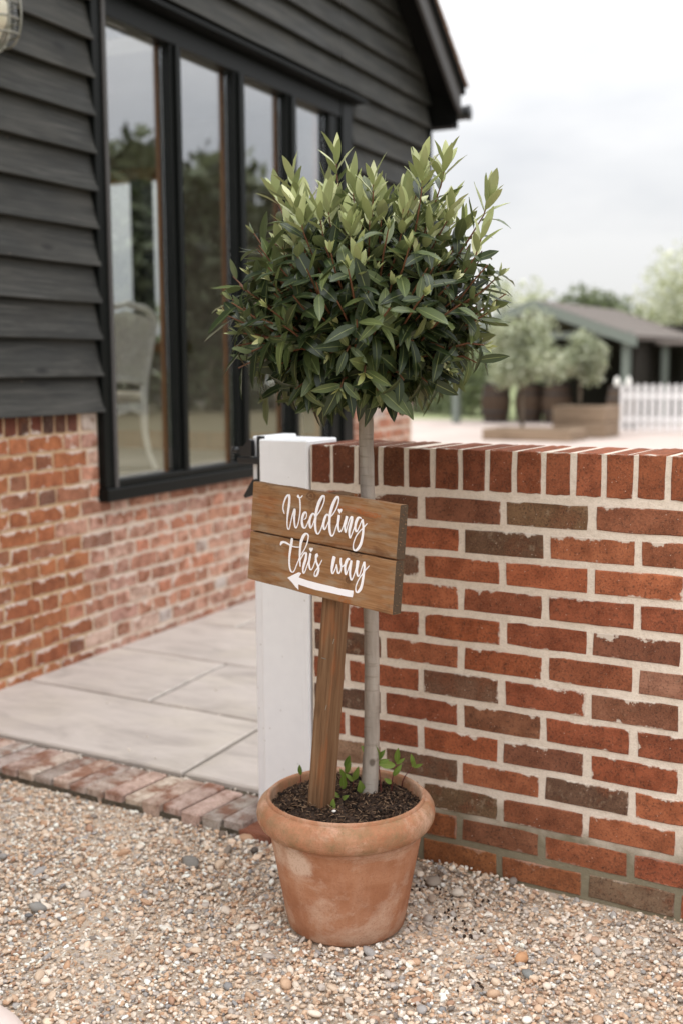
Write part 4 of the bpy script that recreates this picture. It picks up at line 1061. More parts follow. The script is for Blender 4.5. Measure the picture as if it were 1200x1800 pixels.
# splintered fibres on the sawn right-hand ends
for pl, zc in ((pl1, .058), (pl2, -.058)):
    sp = MB()
    for i in range(34):
        z_ = zc + rnd.uniform(-.054, .054); y_ = rnd.uniform(.002, .023)
        xe = .2335 if pl is pl1 else .2325
        sp.tube([(xe - .002, y_, z_), (xe + rnd.uniform(.001, .0035), y_ + rnd.uniform(-.001, .003), z_ + rnd.uniform(-.002, .002))], [.0011, .0003], 4)
    part('splinters', sp, M_plank, pl, kind='stuff')
LET = {"W":[[[[-118.6,53.5],[-124.6,65.8],[-121.8,81.3],[-114.8,94.0],[-107.8,97.5],[-104.6,92.0],[-104.8,75.8],[-107.0,57.1],[-107.9,41.8],[-106.5,26.9],[-102.2,20.4],[-98.2,24.7],[-93.0,48.1],[-87.9,63.8],[-85.1,67.9],[-84.3,62.1],[-84.7,49.1],[-82.1,34.4],[-77.5,26.9],[-72.4,32.4],[-68.2,48.0],[-66.4,68.5],[-68.3,85.4],[-70.8,94.7],[-74.1,97.0],[-78.1,100.8]],[12,20,24,26,34,42,44,36,24,18,16,14,16,20,30,44,38,26,18,14,18,22,22,20,28,34]],[[[-71.3,95.2],[-65.5,97.7],[-61.5,102.4]],[16,16,10]]],"e":[[[[-52.5,49.4],[-47.2,51.7],[-44.4,58.4],[-46.0,64.6],[-50.0,65.7],[-55.7,59.2],[-58.6,47.1],[-56.0,35.6],[-50.0,30.0],[-44.0,34.0],[-38.7,44.3],[-33.4,54.5]],[14,14,16,18,26,40,42,38,20,14,14,14]]],"d":[[[[-17.7,60.7],[-20.4,65.1],[-24.3,66.0],[-30.6,58.0],[-33.5,47.1],[-31.9,37.7],[-28.3,33.1],[-23.5,39.9],[-19.1,51.0],[-16.5,59.8]],[16,18,22,36,40,32,18,14,14,14]],[[[-13.1,61.3],[-1.3,75.4],[6.5,89.9],[9.7,101.8],[7.6,108.7],[2.0,106.1],[-6.7,92.6],[-12.8,75.0],[-14.8,57.9],[-14.3,41.1],[-10.9,28.8],[-5.0,22.8],[1.4,28.4],[6.5,39.6],[10.0,51.6]],[14,14,16,18,24,34,46,44,40,36,28,18,14,14,14]]],"d2":[[[[26.1,66.2],[23.5,69.5],[20.2,69.1],[15.1,61.7],[11.7,49.7],[12.9,39.4],[16.7,35.9],[21.4,42.6],[27.1,54.8]],[16,18,22,36,40,32,18,14,14]],[[[32.9,66.0],[43.7,77.7],[51.4,92.1],[54.3,104.8],[51.3,111.9],[45.5,107.9],[36.5,91.4],[30.8,72.0],[30.1,55.2],[31.9,38.8],[36.3,27.9],[41.1,24.6],[46.5,31.3],[51.2,44.5],[55.1,54.3]],[14,14,16,18,24,34,46,44,40,36,28,18,14,14,14]]],"i":[[[[58.4,73.3],[57.5,63.9],[56.8,52.4],[59.7,41.4],[63.8,37.0],[69.2,42.7],[73.9,54.7],[76.7,64.3]],[44,44,36,26,18,14,14,14]]],"n":[[[[81.6,73.6],[79.4,62.6],[77.3,53.0],[78.7,42.9],[81.0,38.3],[83.6,45.6],[87.4,59.5],[92.2,70.4],[96.2,73.7],[97.7,69.0],[94.6,55.3],[91.8,42.6],[92.8,32.5],[95.4,27.9],[99.1,34.4],[103.8,46.3],[108.2,58.1]],[44,44,36,26,16,14,14,18,26,40,42,38,26,16,14,14,14]]],"g":[[[[125.0,73.0],[120.5,75.4],[114.4,72.3],[109.8,62.4],[108.9,51.0],[113.4,44.0],[119.1,52.4],[125.0,65.4],[128.6,72.4]],[16,22,38,42,34,18,14,14,16]],[[[128.6,72.7],[131.6,63.2],[133.2,53.3],[132.5,37.9],[129.1,21.2],[121.6,8.9],[112.8,3.3],[107.4,6.9],[107.1,18.1],[113.6,34.3],[123.9,46.9],[134.4,55.9],[143.7,65.8]],[26,30,34,36,38,34,22,16,14,14,14,14,10]]],"t":[[[[-87.6,2.3],[-88.8,-8.6],[-91.3,-25.2],[-92.8,-41.7],[-91.7,-57.9],[-87.3,-70.2],[-80.5,-74.6],[-73.7,-69.7],[-66.3,-53.9],[-59.7,-38.9]],[40,46,42,36,30,24,18,14,14,14]],[[[-126.1,-19.4],[-122.5,-13.4],[-113.7,-10.5],[-100.5,-12.5],[-87.3,-15.5],[-74.4,-16.1],[-61.8,-14.5]],[18,36,38,28,22,18,16]]],"h":[[[[-55.5,-31.8],[-45.6,-18.6],[-38.2,-4.7],[-34.7,8.6],[-35.1,16.0],[-42.7,18.7],[-51.4,10.6],[-57.3,-3.1],[-58.8,-18.3],[-58.4,-35.5],[-56.3,-50.2],[-54.8,-58.1]],[12,14,16,20,22,26,44,44,40,36,28,12]],[[[-55.4,-42.6],[-47.8,-29.6],[-41.2,-24.3],[-37.4,-28.1],[-38.8,-39.0],[-43.4,-52.5],[-45.3,-63.6],[-42.2,-70.8],[-36.9,-63.3],[-31.2,-48.5],[-27.1,-36.1]],[16,16,24,36,42,38,28,16,14,14,14]]],"i2":[[[[-24.0,-22.9],[-25.6,-32.7],[-27.1,-43.6],[-24.4,-54.9],[-19.3,-59.4],[-13.6,-53.2],[-8.5,-40.7],[-5.1,-32.8]],[38,40,34,26,18,14,14,14]]],"s":[[[[-0.2,-22.5],[-4.5,-25.8],[-5.7,-32.9],[-2.4,-40.8],[3.0,-48.5],[5.1,-55.6],[2.2,-65.6],[-2.7,-71.2],[-7.4,-70.3],[-6.6,-62.7],[-0.4,-54.3],[7.2,-44.7],[14.0,-32.0]],[40,48,34,28,30,34,30,20,16,14,14,14,10]]],"w":[[[[52.2,-18.4],[48.9,-32.9],[46.8,-46.9],[47.8,-54.0],[50.7,-56.7],[54.7,-50.8],[59.0,-40.8],[60.6,-35.5],[62.9,-43.3],[65.2,-51.3],[69.1,-53.2],[73.6,-46.8],[74.7,-37.3],[71.9,-27.3],[71.8,-18.5]],[54,54,40,26,16,14,14,16,20,22,18,20,24,30,26]],[[[73.6,-38.5],[78.6,-36.7],[83.3,-31.8]],[12,14,14]]],"a":[[[[99.0,-19.0],[94.0,-17.5],[88.8,-24.7],[86.2,-35.5],[87.7,-47.7],[90.3,-52.2],[94.6,-43.4],[99.3,-30.3],[102.9,-19.5]],[20,30,42,42,32,16,14,14,16]],[[[103.8,-19.3],[102.3,-31.9],[101.8,-46.4],[104.1,-56.4],[107.9,-61.4],[111.8,-56.1],[116.5,-44.1],[119.7,-32.3]],[34,40,34,24,16,14,14,14]]],"y":[[[[123.3,-16.4],[122.3,-26.7],[121.8,-39.1],[124.7,-47.9],[128.1,-49.9],[132.2,-43.6],[136.6,-29.6],[141.8,-16.6]],[54,52,38,24,16,14,14,18]],[[[141.9,-16.1],[144.0,-27.4],[143.3,-39.8],[141.4,-58.4],[137.8,-73.4],[131.5,-82.1],[126.0,-84.8],[122.7,-81.1],[123.2,-70.7],[130.4,-55.1],[139.3,-43.5],[147.0,-34.1],[158.2,-22.4]],[36,34,36,38,38,32,20,16,14,14,14,14,10]]],"heart1":[[59.9,84.2],[60.1,85.0],[61.1,86.5],[63.1,87.3],[65.1,86.6],[66.0,84.6],[65.2,82.2],[63.2,79.9],[61.3,77.8],[60.2,76.2],[60.1,75.6],[59.9,76.2],[58.8,77.5],[56.7,79.1],[54.7,80.9],[53.8,83.1],[54.6,85.3],[56.6,86.5],[58.6,86.2],[59.7,84.9]],"heart2":[[-22.9,-12.6],[-22.7,-11.9],[-21.7,-10.4],[-19.7,-9.6],[-17.6,-10.2],[-16.7,-12.0],[-17.6,-14.3],[-19.6,-16.5],[-21.5,-18.6],[-22.6,-20.1],[-22.8,-20.6],[-22.9,-20.1],[-24.0,-18.9],[-26.1,-17.5],[-28.1,-15.9],[-29.0,-13.8],[-28.2,-11.7],[-26.2,-10.5],[-24.1,-10.8],[-23.1,-11.9]],"arrow":[[-95.4,-89.5],[-59.9,-71.5],[-50.4,-71.9],[-58.1,-82.9],[-25.6,-85.1],[13.2,-85.5],[43.6,-85.2],[70.5,-85.6],[92.6,-84.7],[115.8,-83.5],[115.7,-90.5],[114.2,-97.8],[93.9,-99.0],[71.8,-99.7],[44.9,-99.9],[-0.8,-101.4],[-32.1,-100.1],[-58.3,-98.6],[-56.4,-110.7],[-66.5,-105.9],[-80.1,-97.3]]}
def catmull(P, W, k=7):
    out = []; n_ = len(P)
    for i in range(n_ - 1):
        p0, p1, p2, p3 = P[max(i - 1, 0)], P[i], P[i + 1], P[min(i + 2, n_ - 1)]
        for j in range(k):
            t = j / k; q = []
            for d in (0, 1):
                q.append(.5 * (2 * p1[d] + (p2[d] - p0[d]) * t + (2 * p0[d] - 5 * p1[d] + 4 * p2[d] - p3[d]) * t * t + (3 * p1[d] - p0[d] - 3 * p2[d] + p3[d]) * t ** 3))
            out.append((q[0], q[1], W[i] + (W[i + 1] - W[i]) * t))
    out.append((P[-1][0], P[-1][1], W[-1])); return out
def stroke(mb, P, W, h0):
    q = catmull(P, W); n_ = len(q); vs = []
    for i, (x_, z_, w) in enumerate(q):
        a, b_ = q[max(i - 1, 0)], q[min(i + 1, n_ - 1)]
        dx, dz = b_[0] - a[0], b_[1] - a[1]; l_ = math.hypot(dx, dz) or 1; nx, nz_ = -dz / l_, dx / l_
        hw = w / 12 * (1.836 * abs(nx) + 1.256 * abs(nz_)) / 2 * 1.02
        if i in (0, n_ - 1): hw *= .5
        h = -(h0 + .0002 * i / n_)
        for s_, y_ in ((-1, .0002), (-1, h), (1, h), (1, .0002)): vs.append(((x_ + s_ * nx * hw) / 1000, y_, (z_ + s_ * nz_ * hw) / 1000))
    fs = []
    for i in range(n_ - 1):
        o = i * 4; fs += [(o + 1, o + 5, o + 6, o + 2), (o, o + 4, o + 5, o + 1), (o + 2, o + 6, o + 7, o + 3)]
    fs += [(0, 1, 2, 3), (n_ * 4 - 1, n_ * 4 - 2, n_ * 4 - 3, n_ * 4 - 4)]
    mb.add(vs, fs)
def flat(pts, h):
    n_ = len(pts); b = MB(); b.v = [(x_ / 1000, y_, z_ / 1000) for y_ in (-h, .0002) for x_, z_ in pts]
    b.f = [tuple(range(n_))] + [(i, n_ + i, n_ + (i + 1) % n_, (i + 1) % n_) for i in range(n_)]; return b
for nm, strokes in LET.items():
    low = nm in ('t', 'h', 'i2', 's', 'w', 'a', 'y', 'heart2', 'arrow')
    if nm in ('heart1', 'heart2', 'arrow'):
        part('arrow' if nm == 'arrow' else 'heart', flat(strokes, .0006), M_vinyl, pl2 if low else pl1)
    else:
        b = MB()
        for j, (P_, W_) in enumerate(strokes): stroke(b, P_, W_, .0006 + .0003 * j)
        part('letter', b, M_vinyl, pl2 if low else pl1)

# ================================================================== BAY TREE
TB = Vector((-.08, -.332, .29))
tree = thing('bay_tree', 'clipped lollipop bay tree with glossy dark leaves in the terracotta pot', 'tree', TB)
def bark():
    g = G('bay_bark', .8, .25); co = g.coord('Object'); cz = g.coord('Object', (40, 40, 8)); cr_ = g.coord('Object', (12, 12, 90))
    n1 = g.noise(cz, 1.0, 4); n2 = g.noise(cr_, 1.0, 3)
    c = g.ramp(n1, [(.3, lin(132, 122, 112)), (.55, lin(158, 148, 138)), (.75, lin(172, 164, 154))])
    c = g.mix(g.ramp(n2, [(.56, 0.0), (.72, .6)]), c, lin(112, 98, 86))
    v = g.voro(g.coord('Object', (16, 16, 12)), 1.0)
    c = g.mix(g.ramp(v, [(.08, .8), (.14, 0.0)]), c, lin(84, 72, 62))
    g.color(c); g.bump(g.math('ADD', n1, g.math('MULTIPLY', n2, .6)), .5, .003); return g.m
M_bark = bark()
TP = [(-.083, -.332, .26), (-.0795, -.332, .305), (-.0716, -.332, .43), (-.0705, -.332, .57), (-.0718, -.332, .73), (-.0775, -.332, .90), (-.0796, -.332, .996), (-.0832, -.332, 1.12), (-.0847, -.332, 1.22), (-.084, -.335, 1.33)]
TR_ = [.026, .0205, .0183, .0178, .0176, .0172, .017, .0168, .017, .014]
tp, tr = [], []
for i in range(len(TP) - 1):
    for j in range(5):
        u = j / 5; a, b_ = Vector(TP[i]), Vector(TP[i + 1]); tp.append(a.lerp(b_, u) - TB + Vector((rnd.uniform(-.0006, .0006), 0, 0))); tr.append(TR_[i] * (1 - u) + TR_[i + 1] * u + rnd.uniform(-.0004, .0004))
tb_ = MB().tube(tp, tr, 16)
trunk = part('trunk', tb_, M_bark, tree, True)
for (z_, a) in ((.345, -60), (.36, -20), (.47, -150), (.53, -80), (.62, -50), (.71, -95), (.79, -110), (.9, -100), (1.03, -70), (1.12, -120)):
    i = min(range(len(tp)), key=lambda k: abs(tp[k].z + TB.z - z_)); d_ = Vector((math.cos(R(a)), math.sin(R(a)), 0)); c = tp[i] + d_ * tr[i] * .9
    part('knot', MB().tube([c - d_ * .002, c + d_ * .0022], [.0034, .0016], 8), M_bark, trunk, True)

CEN = Vector((-.072, -.352, 1.436)); RAD = .274
M_twig = paint('bay_twig', lin(112, 74, 52), .6, .3, .2, 60)
shoots = []     # (base, tip, tip direction, is new growth)
def add_shoot(tip, new=None):
    d = (tip - CEN).normalized()
    base = CEN + Vector((0, 0, -.10)) + d * RAD * .22 + Vector([rnd.uniform(-.03, .03) for _ in range(3)])
    up = max(0, .55 + d.z * .6)
    td = (d + Vector((0, 0, up * .9 if d.z > -.25 else -.15)) + Vector([rnd.uniform(-.18, .18) for _ in range(3)])).normalized()
    shoots.append((base, tip, td, d, (d.z > .52) if new is None else new))
N = 262; ga = math.pi * (3 - 5 ** .5)
for i in range(N):
    zz_ = 1 - 2 * (i + .5) / N
    if zz_ < -.86: continue
    rr_ = math.sqrt(1 - zz_ * zz_); d = Vector((rr_ * math.cos(i * ga), rr_ * math.sin(i * ga), zz_))
    r_ = RAD * rnd.uniform(.72, 1.08)
    shp = Vector((d.x * 1.08, d.y * 1.08, d.z * (.80 if d.z > 0 else .86)))
    add_shoot(CEN + shp * r_)
for p, nw in [((-.135, -.366, 1.745), True), ((-.211, -.416, 1.69), True), ((-.323, -.316, 1.70), True), ((.012, -.466, 1.672), True), ((.114, -.446, 1.675), True), ((.121, -.366, 1.705), True), ((.196, -.316, 1.64), True), ((.06, -.36, 1.70), True),
              ((-.36, -.366, 1.61), False), ((-.386, -.416, 1.51), False), ((-.40, -.33, 1.40), False), ((-.375, -.416, 1.30), False), ((-.34, -.366, 1.235), False), ((-.113, -.47, 1.225), False), ((.058, -.46, 1.245), False),
              ((.14, -.416, 1.315), False), ((.18, -.336, 1.385), False), ((.215, -.366, 1.455), False), ((.20, -.366, 1.55), True), ((-.1, -.56, 1.60), True), ((-.26, -.5, 1.56), False), ((.03, -.56, 1.5), True)]:
    add_shoot(Vector(p) - Vector((0, 0, .022 if nw else 0)), nw)

# leaf shapes: unit length along +y, face +z, a slight gutter along the midrib
def leaf_shape(seed, curl, wid, wave):
    r_ = random.Random(seed); V_, U_, F_ = [], [], []
    T_ = [0, .12, .3, .5, .7, .86, 1.0]
    for j, t in enumerate(T_):
        w = wid * .5 * (math.sin(math.pi * min(1, t ** .9 * .985 + .012)) ** .8) if 0 < j < 6 else wid * .03
        zc = -curl * t * t; yy = t - .12 * curl * t * t
        for s_ in (-1, 0, 1):
            V_.append((s_ * w, yy, zc + abs(s_) * w * .28 + s_ * wave * math.sin(t * 9 + seed) * .5 + (abs(s_) * wave * math.sin(t * 14 + seed * 2)))); U_.append((.5 + .5 * s_, t))
    for j in range(6):
        for s_ in (0, 1):
            a = j * 3 + s_; F_ += [(a, a + 1, a + 4), (a, a + 4, a + 3)]
    return np.array(V_), np.array(U_), np.array(F_)
SH = [leaf_shape(1, .10, .31, .006), leaf_shape(2, .24, .34, .012), leaf_shape(3, -.08, .27, .010), leaf_shape(4, .36, .32, .014), leaf_shape(5, .02, .36, .012), leaf_shape(6, .55, .29, .010)]
DARK = [lin(40, 52, 30), lin(48, 60, 34), lin(35, 46, 28), lin(54, 66, 38)]
MIDC = [lin(78, 90, 52), lin(88, 98, 58), lin(70, 82, 48)]
NEWC = [lin(172, 177, 126), lin(186, 189, 142), lin(158, 165, 110), lin(198, 199, 156)]
leaves = []     # (matrix 3x3*scale, pos, shape, tint class, tint)
def put_leaf(p, d, nrm, size, cls, shape=None, wide=1.0):
    d = d.normalized(); x = d.cross(nrm)
    if x.length < 1e-4: x = d.orthogonal()
    x.normalize(); z = x.cross(d).normalized()
    leaves.append((p, x * size * wide, d * size, z * size, rnd.randrange(6) if shape is None else shape, cls))
tw = MB()
for base, tip, td, d, new in shoots:
    L_ = (tip - base).length; c1 = base + (d * .55 + Vector((0, 0, -.05))) * L_ * .5; c2 = tip - td * L_ * .35
    cur = lambda t: base * (1 - t) ** 3 + c1 * 3 * t * (1 - t) ** 2 + c2 * 3 * t * t * (1 - t) + tip * t ** 3
    pts = [cur(t / 6) for t in range(7)]
    tw.tube([p_ - TB for p_ in pts], [.0042, .0036, .0031, .0027, .0024, .002, .0014], 5, cap=False)
    nl = rnd.randint(9, 12); ph = rnd.uniform(0, 6.28)
    for i in range(nl):
        t = .34 + .62 * (i / (nl - 1)); p_ = cur(t); ax = (cur(min(1, t + .03)) - cur(t - .03)).normalized()
        a = ph + i * 2.4; u = ax.orthogonal().normalized(); w = ax.cross(u); side = u * math.cos(a) + w * math.sin(a)
        op = R(rnd.uniform(42, 72)); ld = ax * math.cos(op) + side * math.sin(op)
        if d.z < .15: ld += Vector((0, 0, rnd.uniform(-.45, .3) - max(0, -d.z - .2) * .8))
        elif d.z > .5: ld += Vector((0, 0, .15))
        nn = (ax - ld * ax.dot(ld.normalized())).normalized() + Vector((0, 0, .45)) + Vector([rnd.uniform(-.55, .55) for _ in range(3)])
        put_leaf(p_ + side * .003, ld, nn, rnd.uniform(.054, .095) * (.9 if t > .85 else 1), 0 if rnd.random() < (.72 if not new else .5) else 1, wide=rnd.uniform(.88, 1.12))
    if new:
        ext = rnd.uniform(.015, .06); tip2 = tip + (td + Vector((0, 0, .9))).normalized() * ext
        tw.tube([tip - TB, tip2 - TB], [.0016, .0012], 5, cap=False)
        ax = (tip2 - tip).normalized(); u = ax.orthogonal().normalized(); w = ax.cross(u); k_ = rnd.randint(6, 9)
        for i in range(k_):
            a = ph + i * 2.4; side = u * math.cos(a) + w * math.sin(a); f = i / k_; op = R(48 - 36 * f + rnd.uniform(-6, 6))
            ld = ax * math.cos(op) + side * math.sin(op); nn = ax - ld * ax.dot(ld) + Vector((0, 0, .1))
            put_leaf(tip.lerp(tip2, f), ld, nn, rnd.uniform(.046, .07), 2, rnd.choice([0, 2, 4]), rnd.uniform(.9, 1.15))
    elif rnd.random() < .4:
        ax = td; u = ax.orthogonal().normalized(); w = ax.cross(u)
        for i in range(rnd.randint(4, 6)):
            a = ph + i * 2.4; side = u * math.cos(a) + w * math.sin(a); op = R(rnd.uniform(14, 36)); ld = ax * math.cos(op) + side * math.sin(op) + Vector((0, 0, .15))
            put_leaf(tip, ld, ax - ld * ax.dot(ld.normalized()), rnd.uniform(.022, .036), 2 if rnd.random() < .7 else 1, rnd.choice([0, 2, 4]))
part('twigs', tw, M_twig, tree, True, kind='stuff')
# the leaves that show largest are parts of their own; the rest are one part
TOC = (CAM_POS - CEN).normalized()
def score(l): 
    c = l[0] + l[2] * .5 - CEN
    return -(c.dot(TOC) + .25 * max(0, c.z)) - .6 * l[2].length
order = sorted(range(len(leaves)), key=lambda i: score(leaves[i]))
single = set(order[:298])
tint_of = lambda cls: (DARK, MIDC, NEWC)[cls]
lm = {}
for s_, (V_, U_, F_) in enumerate(SH):
    for cls in range(3):
        for v_ in range(2):
            c = np.array(tint_of(cls)[v_ + (cls == 2) * v_][:3])
            lm[(s_, cls, v_)] = np_mesh('bay_leaf', V_, F_, M_leaf, np.repeat(c[None], len(V_), 0), U_)
Vs, Fs, Ts, Us = [], [], [], []; off = 0
for i, (p_, x_, y_, z_, s_, cls) in enumerate(leaves):
    if i in single:
        q = p_ - TB
        link('leaf', lm[(s_, cls, rnd.randrange(2))], tree, M=Matrix(((x_.x, y_.x, z_.x, q.x), (x_.y, y_.y, z_.y, q.y), (x_.z, y_.z, z_.z, q.z), (0, 0, 0, 1))))
    else:
        V_, U_, F_ = SH[s_]; A_ = np.array([tuple(x_), tuple(y_), tuple(z_)])
        Vs.append(V_ @ A_ + np.array(tuple(p_ - TB))); Fs.append(F_ + off); off += len(V_)
        c = np.array(rnd.choice(tint_of(cls))[:3]) * rnd.uniform(.85, 1.2); Ts.append(np.repeat(c[None], len(V_), 0)); Us.append(U_)
link('leaves', np_mesh('bay_leaves', np.concatenate(Vs), np.concatenate(Fs), M_leaf, np.concatenate(Ts), np.concatenate(Us)), tree, kind='stuff')

# ---- basal sprouts in the pot
SPM = {}
for k_, c in enumerate([lin(112, 136, 58), lin(128, 150, 72), lin(96, 122, 54)]):
    for s_ in (0, 1, 4): 
        V_, U_, F_ = SH[s_]; SPM[(s_, k_)] = np_mesh('sprout_leaf', V_ * np.array([1.1, 1, 1]), F_, M_sprout, np.repeat(np.array([c[:3]]), len(V_), 0), U_)
M_sstem = paint('sprout_stem', lin(96, 44, 40), .5, .2, 0)
def sprout(x, y, h, nl, label, lean=(0, 0), size=.034):
    t = thing('sprout', label, 'seedling', (x, y, .291), 0, 'bay sprouts growing in the pot')
    top = Vector((lean[0], lean[1], h)); pt = [Vector((0, 0, -.01)), top * .5 + Vector((rnd.uniform(-.003, .003), 0, 0)), top]
    part('stem', MB().tube(pt, [.0016, .0013, .0009], 6), M_sstem, t, True)
    for i in range(nl):
        f = .45 + .55 * (i / max(1, nl - 1)); a = i * 2.4 + x * 60; el_ = R(25 + 45 * f + rnd.uniform(-8, 8))
        dd = Vector((math.cos(a) * math.cos(el_), math.sin(a) * math.cos(el_) , math.sin(el_))); s_ = size * rnd.uniform(.8, 1.15)
        xx = dd.cross(Vector((0, 0, 1)) + Vector((0, -1.2, 0))).normalized(); zz2 = xx.cross(dd); q = top * f if f < 1 else top
        link('leaf', SPM[(rnd.choice((0, 1, 4)), rnd.randrange(3))], t, M=Matrix(((xx.x * s_, dd.x * s_, zz2.x * s_, q.x), (xx.y * s_, dd.y * s_, zz2.y * s_, q.y), (xx.z * s_, dd.z * s_, zz2.z * s_, q.z), (0, 0, 0, 1))))
def place_leaf(t, q, dx, dy, dz, size, k_=None, s_=None):
    dd = Vector((dx, dy, dz)).normalized(); xx = dd.cross(Vector((.5, -.85, .25))).normalized()
    xx = (xx * 1.0 + Vector([rnd.uniform(-.35, .35) for _ in range(3)])); xx = (xx - dd * xx.dot(dd)).normalized(); zz2 = xx.cross(dd)
    link('leaf', SPM[(rnd.choice((0, 1, 4)) if s_ is None else s_, rnd.randrange(3) if k_ is None else k_)], t, M=Matrix(((xx.x * size, dd.x * size, zz2.x * size, q[0]), (xx.y * size, dd.y * size, zz2.y * size, q[1]), (xx.z * size, dd.z * size, zz2.z * size, q[2]), (0, 0, 0, 1))))
CR = Vector((.858, .514, 0))                                  # the way the row of sprouts runs
def sprig(x, y, h, label, lean, lf):
    """lf: (height share, sideways, upwards, size)"""
    t = thing('sprout', label, 'seedling', (x, y, .289), 0, 'bay sprouts growing in the pot'); top = CR * lean + Vector((0, 0, h))
    cur = lambda f: CR * (lean * f * f) + Vector((0, 0, h * f))
    part('stem', MB().tube([cur(f) for f in (-.1, .25, .5, .75, 1)], [.0018, .0016, .0014, .0012, .0009], 6), M_sstem, t, True)
    for f, sx, up, sz_ in lf:
        d_ = CR * sx + Vector((rnd.uniform(-.25, .25), -.35 + rnd.uniform(-.3, .2), up)); place_leaf(t, cur(f), d_.x, d_.y, d_.z, sz_ * 1.22)
sprig(-.056, -.316, .092, 'tallest bay sprout, light green leaves against the foot of the trunk', -.008, [(.96, -.75, .8, .046), (1, .05, 1, .04), (1, .6, .7, .03), (.93, .9, .25, .024)])
sprig(-.050, -.276, .074, 'second tallest bay sprout, just right of the trunk', .012, [(1, .1, 1, .034), (.9, -.9, .3, .04), (.95, .8, .5, .022), (.55, .5, .75, .03), (.3, -.2, .5, .024)])
sprig(-.046, -.232, .052, 'bay sprout nearest the right rim of the pot', .03, [(1, -.3, 1, .028), (.95, .9, .3, .022), (.95, .2, .8, .022)])
sprig(-.134, -.358, .018, 'short single leaf bay sprout right of the stake', 0, [(1, -.05, 1, .036), (.4, .2, .4, .014)])
sprig(-.130, -.322, .03, 'small two leaf bay sprout between the stake and the trunk', .002, [(1, .45, .9, .034), (.9, -.5, .7, .024)])
sprig(-.091, -.345, .004, 'upright single leaf bay sprout at the left foot of the trunk', 0, [(1, .0, 1, .044), (.5, .35, .3, .016)])
sprig(-.114, -.407, .012, 'tiny low bay sprout right beside the stake', 0, [(1, -.3, .9, .026), (1, .7, .5, .022)])
sprig(-.104, -.455, .002, 'single rounded leaf sprouting at the front foot of the stake', 0, [(1, .15, 1, .03)])
sprig(-.16, -.30, .05, 'leafy bay sprout half hidden behind the stake', -.004, [(1, .3, 1, .03), (.7, .5, .7, .03), (.4, -.2, .8, .026)])
sprig(-.272, -.33, .02, 'pale leaf tip sprouting at the left rim of the pot', 0, [(1, .2, .8, .024)])


# ================================================================== BACKGROUND BEYOND THE WALL
FCOL = {'dark': [(52, 62, 38), (70, 82, 50), (40, 50, 32)], 'mid': [(98, 108, 76), (116, 124, 90), (80, 90, 62)], 'olive': [(182, 186, 166), (204, 206, 190), (140, 146, 122), (162, 167, 144)], 'pale': [(202, 202, 182), (216, 216, 198), (178, 180, 156)]}
def foliage(clumps, n, size, cols, seed):
    """small leaf faces spread through the given clumps (centre, radii)"""
    g_ = np.random.default_rng(seed); V_, T_ = [], []
    per = np.array([r[0] * r[1] * r[2] for c, r in clumps]) ** .75; per = (per / per.sum() * n).astype(int) + 1
    for (c, r), k in zip(clumps, per):
        d = g_.normal(0, 1, (k, 3)); d /= np.linalg.norm(d, axis=1)[:, None]; d *= (g_.uniform(0, 1, (k, 1)) ** .42) * (1 + g_.normal(0, .12, (k, 1)))
        P_ = np.array(c) + d * np.array(r)
        a = g_.normal(0, 1, (k, 3)); a /= np.linalg.norm(a, axis=1)[:, None]; b_ = g_.normal(0, 1, (k, 3)); b_ -= a * (a * b_).sum(1)[:, None]; b_ /= np.linalg.norm(b_, axis=1)[:, None]
        s_ = size * g_.uniform(.6, 1.4, (k, 1)); a = a * s_; b_ = b_ * s_ * .45
        V_.append(np.stack([P_ - a, P_ + b_, P_ + a, P_ - b_], 1).reshape(-1, 3))
        pal = np.array([lin(*q)[:3] for q in cols]); cc = pal[g_.integers(0, len(pal), k)] * g_.uniform(.75, 1.25, (k, 1)) * g_.uniform(.85, 1.15)
        T_.append(np.repeat(cc, 4, 0))
    V_ = np.concatenate(V_); T_ = np.concatenate(T_); F_ = np.arange(len(V_)).reshape(-1, 4)
    return np_mesh('foliage', V_, F_, M_foliage, T_, smooth=False)
M_trunk2 = paint('tree_bark', lin(104, 92, 78), .9, .25, .6, 20)
def bg_tree(name, label, loc, h, cr, n, size, key, seed, trunk_h=None, group=None, tr_=.1, squash=1.0, nclump=16, cat='tree'):
    r_ = random.Random(seed); t = thing(name, label, cat, loc, 0, group)
    th = h * .35 if trunk_h is None else trunk_h; c0 = Vector((0, 0, th + (h - th) * .5)); rz_ = (h - th) * .5 * 1.0
    cl = []
    for i in range(nclump):
        d = Vector((r_.gauss(0, 1), r_.gauss(0, 1), r_.gauss(0, 1))).normalized() * r_.uniform(.35, .8)
        s_ = r_.uniform(.3, .52); cl.append(((c0.x + d.x * cr, c0.y + d.y * cr, c0.z + d.z * rz_), (cr * s_, cr * s_, rz_ * s_ * squash)))
    b = MB(); b.tube([(0, 0, -.1), (.02 * h * .2, 0, th * .5), (0, .01, th), (0, 0, th + (h - th) * .45)], [tr_ * 1.25, tr_, tr_ * .85, tr_ * .35], 9)
    for (c, r) in cl[:7]: b.tube([(0, 0, th * .95), (c[0] * .5, c[1] * .5, (th + c[2]) * .5), c], [tr_ * .5, tr_ * .3, tr_ * .1], 5)
    part('trunk', b, M_trunk2, t, True)
    link('crown', foliage(cl, n, size, FCOL[key], seed), t)
    return t
